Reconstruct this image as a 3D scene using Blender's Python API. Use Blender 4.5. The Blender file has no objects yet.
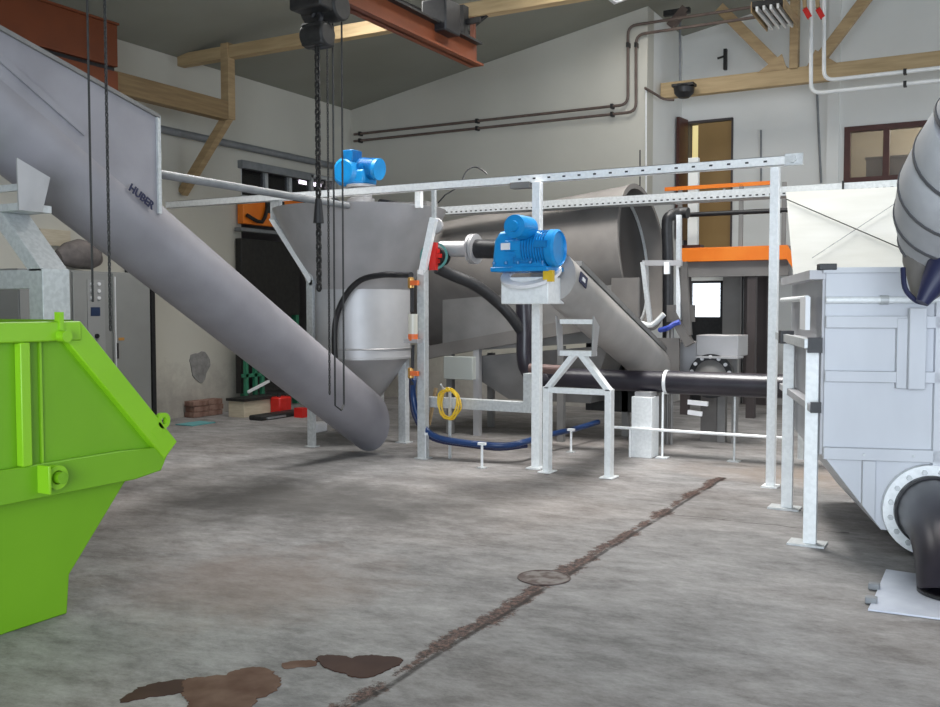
import bpy, bmesh, math, random
from mathutils import Vector, Matrix
random.seed(7)
PI = math.pi
S = bpy.context.scene
COL = S.collection

# ------------------------------------------------------------------ camera
F_PX = 955.0
YAW = math.radians(29.0)
PITCH = math.atan(45.5 / F_PX)
CAM = Vector((0, 0, 1.6))
Rv = Vector((math.cos(YAW), math.sin(YAW), 0))
Fv = Vector((-math.sin(YAW) * math.cos(PITCH), math.cos(YAW) * math.cos(PITCH), -math.sin(PITCH)))
Uv = Rv.cross(Fv)
cam_d = bpy.data.cameras.new('camera')
cam_d.sensor_width = 36
cam_d.lens = 36 * F_PX / 940
cam = bpy.data.objects.new('camera', cam_d)
COL.objects.link(cam)
cam.matrix_world = Matrix.Translation(CAM) @ Matrix((Rv, Uv, -Fv)).transposed().to_4x4()
S.camera = cam

def at(px, py, X=None, Y=None, Z=None, d=None):
    """point of the hall seen at a pixel, on the plane X=, Y= or Z= (measuring aid)"""
    r = Fv + Rv * ((px - 470) / F_PX) + Uv * ((353.5 - py) / F_PX)
    if X is not None: t = (X - CAM.x) / r.x
    elif Y is not None: t = (Y - CAM.y) / r.y
    elif Z is not None: t = (Z - CAM.z) / r.z
    else: t = d
    return CAM + r * t

# ------------------------------------------------------------------ materials
def mat(name, c, rough=.5, metal=0.0, c2=None, scale=6, detail=4, bump=0.0, bscale=40, stretch=(1, 1, 1), lo=.35, hi=.65, spec=.5, rvar=0.0):
    m = bpy.data.materials.new(name); m.use_nodes = True
    nt = m.node_tree; n = nt.nodes; l = nt.links
    b = n['Principled BSDF']
    b.inputs['Base Color'].default_value = (*c, 1)
    b.inputs['Roughness'].default_value = rough
    b.inputs['Metallic'].default_value = metal
    b.inputs['Specular IOR Level'].default_value = spec
    tc = n.new('ShaderNodeTexCoord'); mp = n.new('ShaderNodeMapping')
    mp.inputs['Scale'].default_value = stretch
    l.new(tc.outputs['Object'], mp.inputs['Vector'])
    if c2:
        nz = n.new('ShaderNodeTexNoise'); nz.inputs['Scale'].default_value = scale; nz.inputs['Detail'].default_value = detail
        l.new(mp.outputs[0], nz.inputs['Vector'])
        rp = n.new('ShaderNodeValToRGB')
        rp.color_ramp.elements[0].position = lo; rp.color_ramp.elements[0].color = (*c, 1)
        rp.color_ramp.elements[1].position = hi; rp.color_ramp.elements[1].color = (*c2, 1)
        l.new(nz.outputs['Fac'], rp.inputs[0]); l.new(rp.outputs[0], b.inputs['Base Color'])
        if rvar:
            mr = n.new('ShaderNodeMapRange'); mr.inputs['To Min'].default_value = rough - rvar; mr.inputs['To Max'].default_value = rough + rvar
            l.new(nz.outputs['Fac'], mr.inputs['Value']); l.new(mr.outputs[0], b.inputs['Roughness'])
    if bump:
        bn = n.new('ShaderNodeTexNoise'); bn.inputs['Scale'].default_value = bscale; bn.inputs['Detail'].default_value = 3
        l.new(mp.outputs[0], bn.inputs['Vector'])
        bp = n.new('ShaderNodeBump'); bp.inputs['Strength'].default_value = bump; bp.inputs['Distance'].default_value = .02
        l.new(bn.outputs['Fac'], bp.inputs['Height']); l.new(bp.outputs[0], b.inputs['Normal'])
    return m

def emis(name, c, s):
    m = bpy.data.materials.new(name); m.use_nodes = True
    b = m.node_tree.nodes['Principled BSDF']
    b.inputs['Base Color'].default_value = (*c, 1)
    b.inputs['Emission Color'].default_value = (*c, 1)
    b.inputs['Emission Strength'].default_value = s
    return m

STEEL = mat('stainless_steel', (.43, .425, .43), .45, .45, (.50, .49, .50), 3, bump=.04, bscale=60, rvar=.06)
STEELD = mat('stainless_steel_trough', (.29, .28, .305), .55, .3, (.35, .34, .37), 2.2, 5, bump=.03, bscale=50, rvar=.06)
STEELB = mat('beige_steel', (.155, .144, .135), .65, .05, (.20, .186, .174), 2.5, 5, bump=.03, rvar=.05, spec=.2)
STEELT = mat('screw_tube_steel', (.34, .325, .31), .5, .25, (.42, .40, .385), 2.5, 5, bump=.03)
HULL = mat('dull_steel_tank', (.20, .195, .19), .55, .3, (.27, .26, .25), 2.5, 5)
GALV = mat('galvanised_steel', (.55, .57, .575), .45, .35, (.63, .65, .655), 30, 2, bump=.03, lo=.4, hi=.6)
GALVW = mat('bright_galvanised', (.86, .88, .885), .4, .1, (.93, .95, .955), 30, 2, lo=.4, hi=.6)
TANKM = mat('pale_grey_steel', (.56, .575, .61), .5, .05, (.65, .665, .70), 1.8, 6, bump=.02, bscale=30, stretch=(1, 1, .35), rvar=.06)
TANKS = mat('shaded_steel_side', (.40, .40, .42), .5, .2, (.48, .48, .50), 2, 5)  # tank steel toned down for the side, its shade put into the colour
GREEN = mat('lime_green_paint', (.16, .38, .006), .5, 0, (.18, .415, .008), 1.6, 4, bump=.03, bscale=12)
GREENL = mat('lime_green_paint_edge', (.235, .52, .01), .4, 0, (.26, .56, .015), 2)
BLUE = mat('blue_motor_paint', (.004, .22, .56), .35, 0, (.008, .28, .66), 8, bump=.03)
BLUED = mat('blue_motor_paint_dark', (.003, .15, .42), .35, 0, (.005, .20, .50), 20)
TIMB = mat('timber', (.33, .225, .115), .65, 0, (.45, .32, .17), 3, 6, bump=.06, stretch=(1, 1, 6))
TIMBX = mat('timber_along_x', (.42, .30, .155), .65, 0, (.52, .38, .21), 3, 6, bump=.06, stretch=(.6, 8, 8))
TIMBY = mat('timber_along_y', (.21, .135, .062), .65, 0, (.28, .19, .09), 3, 6, bump=.06, stretch=(8, .6, 8))
ORANGED = mat('rust_orange_paint', (.145, .032, .006), .6, 0, (.18, .04, .008), 2, 4)
ORANGE = mat('orange_paint', (.90, .20, .01), .45, 0, (.95, .25, .02), 3)
BLACK = mat('black_rubber', (.012, .012, .014), .45, 0, (.02, .02, .022), 20)
PE = mat('black_plastic_pipe', (.012, .010, .018), .36, 0, (.022, .018, .028), 6, spec=.7)
DARK = mat('dark_iron', (.012, .012, .012), .55, 0, (.022, .021, .02), 15)
CABG = mat('cabinet_grey', (.27, .275, .265), .5, 0, (.30, .305, .295), 2)
CHAIN = mat('chain_steel', (.05, .05, .05), .5, .6, (.09, .09, .09), 60)
PIPEBR = mat('brown_painted_pipe', (.11, .078, .066), .6, 0, (.15, .11, .09), 8)
PIPEW = mat('white_pipe', (.80, .81, .80), .35, 0, (.88, .88, .87), 8)
GREYP = mat('grey_pipe', (.20, .21, .22), .5, .2, (.26, .27, .28), 8)
REDBR = mat('red_brown_wood', (.065, .018, .013), .45, 0, (.085, .025, .018), 10)
TAN = mat('tan_door', (.30, .18, .06), .5, 0, (.34, .205, .07), 2, 4, stretch=(1, 1, .2))
HOSEB = mat('blue_hose', (.01, .035, .12), .3, 0, (.015, .05, .16), 8)
YELLOW = mat('yellow_hose', (.72, .46, .02), .45, 0, (.80, .55, .04), 8)
RED = mat('red_paint', (.55, .015, .01), .4, 0, (.62, .02, .015), 10)
TEAL = mat('teal_paint', (.05, .22, .20), .45)
WHITE = mat('white_plastic', (.80, .80, .82), .4, 0, (.86, .86, .88), 5)
BOARD = mat('cream_insulation_panel', (.84, .83, .76), .7, 0, (.92, .91, .85), 2.2, 6, bump=.03, stretch=(.5, .5, 4))
BRASS = mat('brass', (.55, .32, .10), .35, .7)
ORPL = mat('orange_plastic', (.75, .16, .04), .4)
BRICK = mat('brick_red', (.16, .075, .055), .85, 0, (.30, .19, .15), 9)
CARD = mat('light_wood_crate', (.52, .45, .33), .7, 0, (.60, .53, .41), 5, stretch=(1, 1, 8))
DUCT = mat('grey_fabric_duct', (.42, .425, .45), .65, .05, (.50, .505, .53), 5, bump=.08, bscale=14)
NAVY = mat('navy_strap', (.015, .018, .06), .5)
BROWNW = mat('brown_wrap', (.13, .115, .11), .8, 0, (.22, .19, .18), 8, bump=.3, bscale=10)
PATCH = mat('grey_mortar', (.22, .215, .21), .85, 0, (.32, .31, .30), 10, bump=.2)
GREENP = mat('green_rack_paint', (.03, .20, .11), .5)
CEIL = mat('ceiling_board', (.27, .27, .225), .85, 0, (.30, .30, .255), .8, 3)
DARKP = mat('dark_brown_panel', (.055, .045, .045), .6, 0, (.075, .06, .06), 2)
GPANEL = mat('grey_panel', (.20, .19, .185), .6, 0, (.24, .23, .22), 2)
ROOMW = mat('office_wall', (.50, .46, .38), .8, 0, (.54, .50, .42), 2)

# plaster walls: off-white, with soiling of their own near the ground
def wall_mat(name, c, c2, dirt=(.30, .27, .25)):
    m = mat(name, c, .85, 0, c2, .9, 5, bump=.05, bscale=25)
    nt = m.node_tree; n = nt.nodes; l = nt.links; b = n['Principled BSDF']
    src = b.inputs['Base Color'].links[0].from_socket
    geo = n.new('ShaderNodeNewGeometry'); sp = n.new('ShaderNodeSeparateXYZ'); l.new(geo.outputs['Position'], sp.inputs[0])
    nz = n.new('ShaderNodeTexNoise'); nz.inputs['Scale'].default_value = 2.3; nz.inputs['Detail'].default_value = 8; nz.inputs['Roughness'].default_value = .7
    l.new(geo.outputs['Position'], nz.inputs['Vector'])
    mr = n.new('ShaderNodeMapRange'); mr.inputs['From Min'].default_value = .2; mr.inputs['From Max'].default_value = 1.3
    mr.inputs['To Min'].default_value = .62; mr.inputs['To Max'].default_value = .0
    l.new(sp.outputs['Z'], mr.inputs['Value'])
    ad = n.new('ShaderNodeMath'); ad.operation = 'ADD'; l.new(nz.outputs['Fac'], ad.inputs[0]); l.new(mr.outputs[0], ad.inputs[1])
    rp = n.new('ShaderNodeMapRange'); rp.inputs['From Min'].default_value = .78; rp.inputs['From Max'].default_value = 1.15
    rp.inputs['To Max'].default_value = .7
    l.new(ad.outputs[0], rp.inputs['Value'])
    mx = n.new('ShaderNodeMixRGB'); mx.inputs[2].default_value = (*dirt, 1)
    l.new(rp.outputs[0], mx.inputs[0]); l.new(src, mx.inputs[1]); l.new(mx.outputs[0], b.inputs['Base Color'])
    return m
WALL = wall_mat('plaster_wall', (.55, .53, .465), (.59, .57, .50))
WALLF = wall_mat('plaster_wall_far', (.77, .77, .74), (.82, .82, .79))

def floor_mat():
    m = bpy.data.materials.new('concrete_floor'); m.use_nodes = True
    nt = m.node_tree; n = nt.nodes; l = nt.links; b = n['Principled BSDF']
    geo = n.new('ShaderNodeNewGeometry'); P = geo.outputs['Position']
    def noise(scale, detail=6, rough=.6, vec=None, dist=0):
        z = n.new('ShaderNodeTexNoise'); z.inputs['Scale'].default_value = scale; z.inputs['Detail'].default_value = detail
        z.inputs['Roughness'].default_value = rough; z.inputs['Distortion'].default_value = dist
        l.new(vec or P, z.inputs['Vector']); return z.outputs['Fac']
    def ramp(src, p0, p1, c0=(0, 0, 0), c1=(1, 1, 1)):
        r = n.new('ShaderNodeValToRGB'); r.color_ramp.elements[0].position = p0; r.color_ramp.elements[1].position = p1
        r.color_ramp.elements[0].color = (*c0, 1); r.color_ramp.elements[1].color = (*c1, 1); l.new(src, r.inputs[0]); return r.outputs[0]
    def mix(f, a, c, mode='MIX'):
        x = n.new('ShaderNodeMixRGB'); x.blend_type = mode
        for s, v in ((0, f), (1, a), (2, c)):
            if isinstance(v, (tuple, float, int)): x.inputs[s].default_value = (*v, 1) if isinstance(v, tuple) else v
            else: l.new(v, x.inputs[s])
        return x.outputs[0]
    def math_(op, a, c=None):
        x = n.new('ShaderNodeMath'); x.operation = op
        for s, v in ((0, a), (1, c)):
            if v is None: continue
            if isinstance(v, (float, int)): x.inputs[s].default_value = v
            else: l.new(v, x.inputs[s])
        return x.outputs[0]
    mp = n.new('ShaderNodeMapping'); mp.inputs['Rotation'].default_value = (0, 0, -YAW); mp.inputs['Scale'].default_value = (.6, 1.15, 1)
    l.new(P, mp.inputs['Vector'])
    base = ramp(noise(.55, 7, .65, mp.outputs[0]), .36, .64, (.11, .105, .105), (.34, .33, .325))
    base = mix(ramp(noise(.35, 4, .5), .45, .7), base, (.25, .20, .17), 'MIX')
    base2 = mix(.58, base, ramp(noise(3.4, 12, .85, mp.outputs[0]), .38, .62, (.10, .095, .093), (.42, .41, .405)))
    base2 = mix(math_('MULTIPLY', ramp(noise(7, 10, .85), .56, .72), .6), base2, (.11, .10, .095))
    base2 = mix(math_('MULTIPLY', ramp(noise(1.3, 10, .8, mp.outputs[0], .4), .55, .68), .5), base2, (.44, .43, .425))
    # dark soiling beside the skip, plus a painted shadow band near the conveyor
    sp = n.new('ShaderNodeSeparateXYZ'); l.new(P, sp.inputs[0])
    def blob(cx, cy, rx, ry, wob=.5, s=1.3, soft=.5):
        dx = math_('DIVIDE', math_('SUBTRACT', sp.outputs['X'], cx), rx); dy = math_('DIVIDE', math_('SUBTRACT', sp.outputs['Y'], cy), ry)
        r = math_('SQRT', math_('ADD', math_('MULTIPLY', dx, dx), math_('MULTIPLY', dy, dy)))
        r = math_('ADD', r, math_('MULTIPLY', math_('SUBTRACT', noise(s, 6, .65), .5), wob * 2))
        x = n.new('ShaderNodeMapRange'); x.inputs['From Min'].default_value = 1 - soft; x.inputs['From Max'].default_value = 1
        x.inputs['To Min'].default_value = 1; x.inputs['To Max'].default_value = 0; l.new(r, x.inputs['Value']); return x.outputs[0]
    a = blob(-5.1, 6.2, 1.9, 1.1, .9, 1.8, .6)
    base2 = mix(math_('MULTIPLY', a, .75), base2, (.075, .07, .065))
    a = blob(-4.3, 7.6, 1.9, .5, .9, 2.2, .9)  # shadow band of the inclined conveyor, painted into the floor colour
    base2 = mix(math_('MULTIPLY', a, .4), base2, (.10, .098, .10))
    a = blob(-3.8, 4.2, 1.0, 1.0, .8, 2.2, .7)
    base2 = mix(math_('MULTIPLY', a, .45), base2, (.19, .13, .10))
    a = blob(-1.6, 9.4, 1.5, .8, .8, 2.2, .9)
    base2 = mix(math_('MULTIPLY', a, .5), base2, (.24, .17, .12))
    # the long joint with crumbling edges
    wob = math_('MULTIPLY', math_('SUBTRACT', noise(1.7, 4, .6), .5), .10)
    dx = math_('ABSOLUTE', math_('ADD', math_('SUBTRACT', sp.outputs['X'], -2.275), wob))
    wid = math_('MULTIPLY', math_('SUBTRACT', noise(2.4, 10, .85), .42), .50)
    x = n.new('ShaderNodeMapRange'); x.inputs['From Min'].default_value = -.012; x.inputs['From Max'].default_value = .012
    l.new(math_('SUBTRACT', wid, dx), x.inputs['Value'])
    inY = math_('MULTIPLY', math_('GREATER_THAN', sp.outputs['Y'], 1.0), math_('LESS_THAN', sp.outputs['Y'], 9.0))
    j1 = math_('MULTIPLY', x.outputs[0], inY)
    jc = ramp(noise(30, 6, .9), .44, .58, (.008, .005, .004), (.17, .095, .075))
    base2 = mix(math_('MULTIPLY', j1, .92), base2, jc)
    thin = n.new('ShaderNodeMapRange'); thin.inputs['From Min'].default_value = .008; thin.inputs['From Max'].default_value = .022
    thin.inputs['To Min'].default_value = .8; thin.inputs['To Max'].default_value = 0
    dxx = math_('ABSOLUTE', math_('ADD', math_('SUBTRACT', sp.outputs['X'], -2.235), math_('MULTIPLY', wob, .6)))
    l.new(dxx, thin.inputs['Value'])
    base2 = mix(math_('MULTIPLY', math_('MULTIPLY', thin.outputs[0], ramp(noise(3.5, 8, .8), .34, .5)), inY), base2, (.012, .009, .008))
    # small cross crack
    c1 = math_('ABSOLUTE', math_('SUBTRACT', math_('ADD', sp.outputs['Y'], math_('MULTIPLY', noise(2, 4, .6), .25)), 7.3))
    cr = math_('MULTIPLY', math_('LESS_THAN', c1, .008), math_('MULTIPLY', math_('GREATER_THAN', sp.outputs['X'], -2.2), math_('LESS_THAN', sp.outputs['X'], -.9)))
    base2 = mix(math_('MULTIPLY', cr, .6), base2, (.03, .026, .024))
    # drips and pits
    vo = n.new('ShaderNodeTexVoronoi'); vo.inputs['Scale'].default_value = .9; l.new(P, vo.inputs['Vector'])
    vz = math_('ADD', vo.outputs['Distance'], math_('MULTIPLY', noise(14, 3), .05))
    sp_ = math_('MULTIPLY', math_('LESS_THAN', vz, .052), .6)
    base2 = mix(sp_, base2, (.03, .02, .018))
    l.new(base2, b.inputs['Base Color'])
    rg = n.new('ShaderNodeMapRange'); rg.inputs['To Min'].default_value = .50; rg.inputs['To Max'].default_value = .85
    l.new(noise(.8, 5, .6, mp.outputs[0]), rg.inputs['Value']); l.new(rg.outputs[0], b.inputs['Roughness'])
    b.inputs['Specular IOR Level'].default_value = .18
    bp = n.new('ShaderNodeBump'); bp.inputs['Strength'].default_value = .12; bp.inputs['Distance'].default_value = .02
    l.new(noise(18, 6, .7), bp.inputs['Height']); l.new(bp.outputs[0], b.inputs['Normal'])
    return m
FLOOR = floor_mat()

def glass_mat(name, tint, alpha):
    m = bpy.data.materials.new(name); m.use_nodes = True
    n = m.node_tree.nodes; l = m.node_tree.links; b = n['Principled BSDF']
    b.inputs['Base Color'].default_value = (*tint, 1); b.inputs['Roughness'].default_value = .05; b.inputs['Alpha'].default_value = alpha
    return m
GLASS = glass_mat('window_glass', (.25, .22, .19), .35)

# ------------------------------------------------------------------ mesh helper
class MB:
    def __init__(s): s.bm = bmesh.new()
    def poly(s, pts):
        return s.bm.faces.new([s.bm.verts.new(Vector(p)) for p in pts])
    def hexa(s, c):
        v = [s.bm.verts.new(Vector(p)) for p in c]
        for f in ((0, 3, 2, 1), (4, 5, 6, 7), (0, 1, 5, 4), (1, 2, 6, 5), (2, 3, 7, 6), (3, 0, 4, 7)):
            s.bm.faces.new([v[i] for i in f])
        return s
    def box(s, x0, x1, y0, y1, z0, z1, M=None):
        c = [(x0, y0, z0), (x1, y0, z0), (x1, y1, z0), (x0, y1, z0), (x0, y0, z1), (x1, y0, z1), (x1, y1, z1), (x0, y1, z1)]
        return s.hexa([M @ Vector(p) for p in c] if M else c)
    def beam(s, p, q, w, h, up=(0, 0, 1)):
        p, q = Vector(p), Vector(q); d = (q - p).normalized(); up = Vector(up)
        if abs(d.dot(up)) > .98: up = Vector((0, 1, 0))
        a = d.cross(up).normalized() * (w / 2); b = a.cross(d).normalized() * (h / 2)
        return s.hexa([p - a - b, p + a - b, p + a + b, p - a + b, q - a - b, q + a - b, q + a + b, q - a + b])
    def cyl(s, p, q, r, r2=None, n=24, caps=True):
        p, q = Vector(p), Vector(q); r2 = r if r2 is None else r2
        d = (q - p).normalized(); u = Vector((0, 0, 1)) if abs(d.z) < .9 else Vector((1, 0, 0))
        a = d.cross(u).normalized(); b = d.cross(a)
        A = [s.bm.verts.new(p + (a * math.cos(2 * PI * i / n) + b * math.sin(2 * PI * i / n)) * r) for i in range(n)]
        B = [s.bm.verts.new(q + (a * math.cos(2 * PI * i / n) + b * math.sin(2 * PI * i / n)) * r2) for i in range(n)]
        for i in range(n): s.bm.faces.new((A[i], A[(i + 1) % n], B[(i + 1) % n], B[i]))
        if caps: s.bm.faces.new(A[::-1]); s.bm.faces.new(B)
        return s
    def ring(s, c, axis, ro, ri, t, n=36):
        c = Vector(c); d = Vector(axis).normalized(); u = Vector((0, 0, 1)) if abs(d.z) < .9 else Vector((1, 0, 0))
        a = d.cross(u).normalized(); b = d.cross(a); L = []
        for rr, off in ((ro, -t / 2), (ro, t / 2), (ri, t / 2), (ri, -t / 2)):
            L.append([s.bm.verts.new(c + d * off + (a * math.cos(2 * PI * i / n) + b * math.sin(2 * PI * i / n)) * rr) for i in range(n)])
        for k in range(4):
            for i in range(n): s.bm.faces.new((L[k][i], L[k][(i + 1) % n], L[(k + 1) % 4][(i + 1) % n], L[(k + 1) % 4][i]))
        return s
    def lathe(s, c, prof, axis=(0, 0, 1), n=48, caps=False):
        c = Vector(c); d = Vector(axis).normalized(); u = Vector((0, 0, 1)) if abs(d.z) < .9 else Vector((1, 0, 0))
        a = d.cross(u).normalized(); b = d.cross(a); L = []
        for r, h in prof:
            L.append([s.bm.verts.new(c + d * h + (a * math.cos(2 * PI * i / n) + b * math.sin(2 * PI * i / n)) * r) for i in range(n)])
        for k in range(len(L) - 1):
            for i in range(n): s.bm.faces.new((L[k][i], L[k][(i + 1) % n], L[k + 1][(i + 1) % n], L[k + 1][i]))
        if caps: s.bm.faces.new(L[0][::-1]); s.bm.faces.new(L[-1])
        return s
    def tube(s, pts, r, n=10, sm=0):
        pts = [Vector(p) for p in pts]
        if sm:
            P = [pts[0]] + pts + [pts[-1]]; out = []
            for i in range(1, len(P) - 2):
                for k in range(sm):
                    t = k / sm; p0, p1, p2, p3 = P[i - 1:i + 3]
                    out.append(.5 * ((2 * p1) + (p2 - p0) * t + (2 * p0 - 5 * p1 + 4 * p2 - p3) * t * t + (3 * p1 - p0 - 3 * p2 + p3) * t ** 3))
            pts = out + [pts[-1]]
        rs = r if isinstance(r, (list, tuple)) else [r] * len(pts)
        up = None; L = []
        for i, p in enumerate(pts):
            d = (pts[min(i + 1, len(pts) - 1)] - pts[max(i - 1, 0)]).normalized()
            if up is None:
                up = Vector((0, 0, 1)) if abs(d.z) < .9 else Vector((1, 0, 0))
            a = d.cross(up).normalized(); up = a.cross(d).normalized()
            L.append([s.bm.verts.new(p + (a * math.cos(2 * PI * k / n) + up * math.sin(2 * PI * k / n)) * rs[i]) for k in range(n)])
        for i in range(len(L) - 1):
            for k in range(n): s.bm.faces.new((L[i][k], L[i][(k + 1) % n], L[i + 1][(k + 1) % n], L[i + 1][k]))
        s.bm.faces.new(L[0][::-1]); s.bm.faces.new(L[-1])
        return s
    def prism(s, pts, vec):
        vec = Vector(vec); A = [s.bm.verts.new(Vector(p)) for p in pts]; B = [s.bm.verts.new(Vector(p) + vec) for p in pts]; n = len(pts)
        s.bm.faces.new(A[::-1]); s.bm.faces.new(B)
        for i in range(n): s.bm.faces.new((A[i], A[(i + 1) % n], B[(i + 1) % n], B[i]))
        return s
    def cut(s, co, no):
        """drop what lies on the side of no, close the cut"""
        g = bmesh.ops.bisect_plane(s.bm, geom=s.bm.verts[:] + s.bm.edges[:] + s.bm.faces[:], plane_co=Vector(co), plane_no=Vector(no), clear_outer=True)
        e = [x for x in g['geom_cut'] if isinstance(x, bmesh.types.BMEdge)]
        if e: bmesh.ops.contextual_create(s.bm, geom=e)
        return s
    def build(s, name, m, parent=None, bev=0, smooth=True):
        bmesh.ops.recalc_face_normals(s.bm, faces=s.bm.faces[:])
        me = bpy.data.meshes.new(name); s.bm.to_mesh(me); s.bm.free()
        o = bpy.data.objects.new(name, me); COL.objects.link(o); me.materials.append(m)
        if smooth:
            for f in me.polygons: f.use_smooth = True
            me.set_sharp_from_angle(angle=math.radians(32))
        if parent:
            r = parent; off = Vector((0, 0, 0))
            while r: off += r.location; r = r.parent
            me.transform(Matrix.Translation(-off)); o.parent = parent
        else:
            # origin at the centre of the base
            xs = [v.co for v in me.vertices]
            c = Vector(((min(v.x for v in xs) + max(v.x for v in xs)) / 2, (min(v.y for v in xs) + max(v.y for v in xs)) / 2, min(v.z for v in xs)))
            me.transform(Matrix.Translation(-c)); o.location = c
        if bev:
            b = o.modifiers.new('bevel', 'BEVEL'); b.width = bev; b.segments = 2; b.limit_method = 'ANGLE'
        return o

def tag(o, label, cat, group=None, kind=None):
    o['label'] = label; o['category'] = cat
    if group: o['group'] = group
    if kind: o['kind'] = kind
    return o
def thing(name, loc, label, cat, group=None):
    o = bpy.data.objects.new(name, None); COL.objects.link(o); o.location = Vector(loc); o.empty_display_size = .1
    return tag(o, label, cat, group)
def struct(name, mb, m, parent=None, **k):
    o = mb.build(name, m, parent, **k)
    if parent is None: o['kind'] = 'structure'
    return o
def dup(root, loc, label, group=None):
    r = root.copy(); COL.objects.link(r); r.location = Vector(loc); r['label'] = label
    if group: r['group'] = group
    for ch in root.children:
        c = ch.copy(); COL.objects.link(c); c.parent = r
        for g in ch.children:
            d = g.copy(); COL.objects.link(d); d.parent = c
    return r
def text_mesh(name, body, size, mtx, m, parent, ext=.004):
    cu = bpy.data.curves.new(name, 'FONT'); cu.body = body; cu.size = size; cu.extrude = ext; cu.offset = size * .02
    t = bpy.data.objects.new(name, cu); COL.objects.link(t)
    dg = bpy.context.evaluated_depsgraph_get(); me = bpy.data.meshes.new_from_object(t.evaluated_get(dg))
    bpy.data.objects.remove(t); me.name = name
    me.transform(mtx)
    r = parent; off = Vector((0, 0, 0))
    while r: off += r.location; r = r.parent
    me.transform(Matrix.Translation(-off)); me.materials.clear(); me.materials.append(m)
    o = bpy.data.objects.new(name, me); COL.objects.link(o); o.parent = parent
    return o

# ================================================================== the hall
XL, XR, YB, YF, YN = -10.43, 8.4, 14.34, 16.2, -5.0
XC = -4.83
EAVE, RIDGEX, SL = 5.2, -1.0, .183
def roof(x): return EAVE + SL * (x - XL) if x < RIDGEX else EAVE + SL * (RIDGEX - XL) - SL * (x - RIDGEX)

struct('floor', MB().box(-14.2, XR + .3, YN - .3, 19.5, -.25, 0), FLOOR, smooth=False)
mb = MB()
zr = roof(RIDGEX)
mb.prism([(XL - .3, YN - .3, roof(XL) - .05), (RIDGEX, YN - .3, zr), (XR + .3, YN - .3, roof(XR) - .05), (XR + .3, YN - .3, roof(XR) + .2), (RIDGEX, YN - .3, zr + .25), (XL - .3, YN - .3, roof(XL) + .2)], (0, YF + .6 - YN, 0))
struct('ceiling', mb, CEIL, smooth=False)
# left wall with an opening to a side bay
OY0, OY1, OZ = 11.42, 13.95, 3.92
mb = MB()
mb.box(XL - .3, XL, YN - .3, OY0, 0, EAVE); mb.box(XL - .3, XL, OY1, YB + .3, 0, EAVE); mb.box(XL - .3, XL, OY0, OY1, OZ, EAVE)
struct('wall_left', mb, WALL, smooth=False)
# side bay behind the opening
mb = MB(); mb.box(-13.9, -13.6, OY0 - 1.2, OY1 + 1.2, 0, 4.3); mb.box(-13.6, XL - .3, OY0 - 1.2, OY0 - .9, 0, 4.3); mb.box(-13.6, XL - .3, OY1 + .9, OY1 + 1.2, 0, 4.3); mb.box(-13.9, XL - .3, OY0 - 1.2, OY1 + 1.2, 4.3, 4.5)
struct('wall_side_bay', mb, GPANEL, smooth=False)
def gable(x0, x1, y0, th, holes, name, m):
    """wall along X reaching the roof; holes are x0,x1,z0,z1"""
    mb = MB(); xs = sorted({x0, x1, *(h[0] for h in holes), *(h[1] for h in holes)} | ({RIDGEX} if x0 < RIDGEX < x1 else set()))
    for a, b in zip(xs, xs[1:]):
        z = 0; mid = (a + b) / 2
        for h in sorted([h for h in holes if h[0] <= mid <= h[1]], key=lambda h: h[2]):
            if h[2] > z: mb.box(a, b, y0, y0 + th, z, h[2])
            z = h[3]
        mb.prism([(a, y0, z), (b, y0, z), (b, y0, roof(b)), (a, y0, roof(a))], (0, th, 0))
    return struct(name, mb, m, smooth=False)
gable(XL, XC, YB, .3, [], 'wall_back', WALL)
mb = MB(); mb.prism([(XC - .3, YB + .3, 0), (XC, YB + .3, 0), (XC, YB + .3, roof(XC)), (XC - .3, YB + .3, roof(XC - .3))], (0, YF - YB - .3, 0))
struct('wall_inner', mb, WALLF, smooth=False)
d0, d1 = at(684, 243, Y=YF), at(733, 118, Y=YF)
DOOR = (d0.x, d1.x, 2.58, d1.z)
w0, w1 = at(849, 181, Y=YF), at(849, 129, Y=YF)
WIN = (w0.x - .06, w0.x + 2.9, w0.z, w1.z)
l0, l1 = at(689, 281, Y=YF), at(723, 317, Y=YF)
LOW = (l0.x, l1.x, 0, l0.z)
gable(XC - .3, XR, YF, .3, [DOOR, WIN, LOW], 'wall_far', WALLF)
# right wall with tall window openings, near wall with an open gate
RW = [(-3.6, -1.0), (.2, 2.8), (4.0, 6.6), (7.8, 10.4), (11.6, 14.2)]
mb = MB(); y = YN - .3
for a, b in RW:
    mb.box(XR, XR + .3, y, a, 0, EAVE); mb.box(XR, XR + .3, a, b, 0, 1.1); mb.box(XR, XR + .3, a, b, 4.3, EAVE); y = b
mb.box(XR, XR + .3, y, YF + .3, 0, EAVE)
struct('wall_right', mb, WALLF, smooth=False)
gable(XL, XR, YN - .3, .3, [(-2.0, 4.5, 0, 4.3)], 'wall_near', WALL)
for i, (a, b) in enumerate(RW):
    mb = MB()
    for z in (1.1, 2.68, 4.24): mb.box(XR + .1, XR + .2, a, b, z, z + .06)
    for k in range(4): mb.box(XR + .1, XR + .2, a + k * (b - a - .06) / 3, a + k * (b - a - .06) / 3 + .06, 1.1, 4.3)
    struct('window_%d' % (i + 4), mb, GALV, smooth=False)
# pilaster on the far wall
p = at(834, 100, Y=YF)
struct('trim_1', MB().box(p.x - .09, p.x + .09, YF - .06, YF, 0, roof(p.x) - .02), WALLF, smooth=False)
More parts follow.
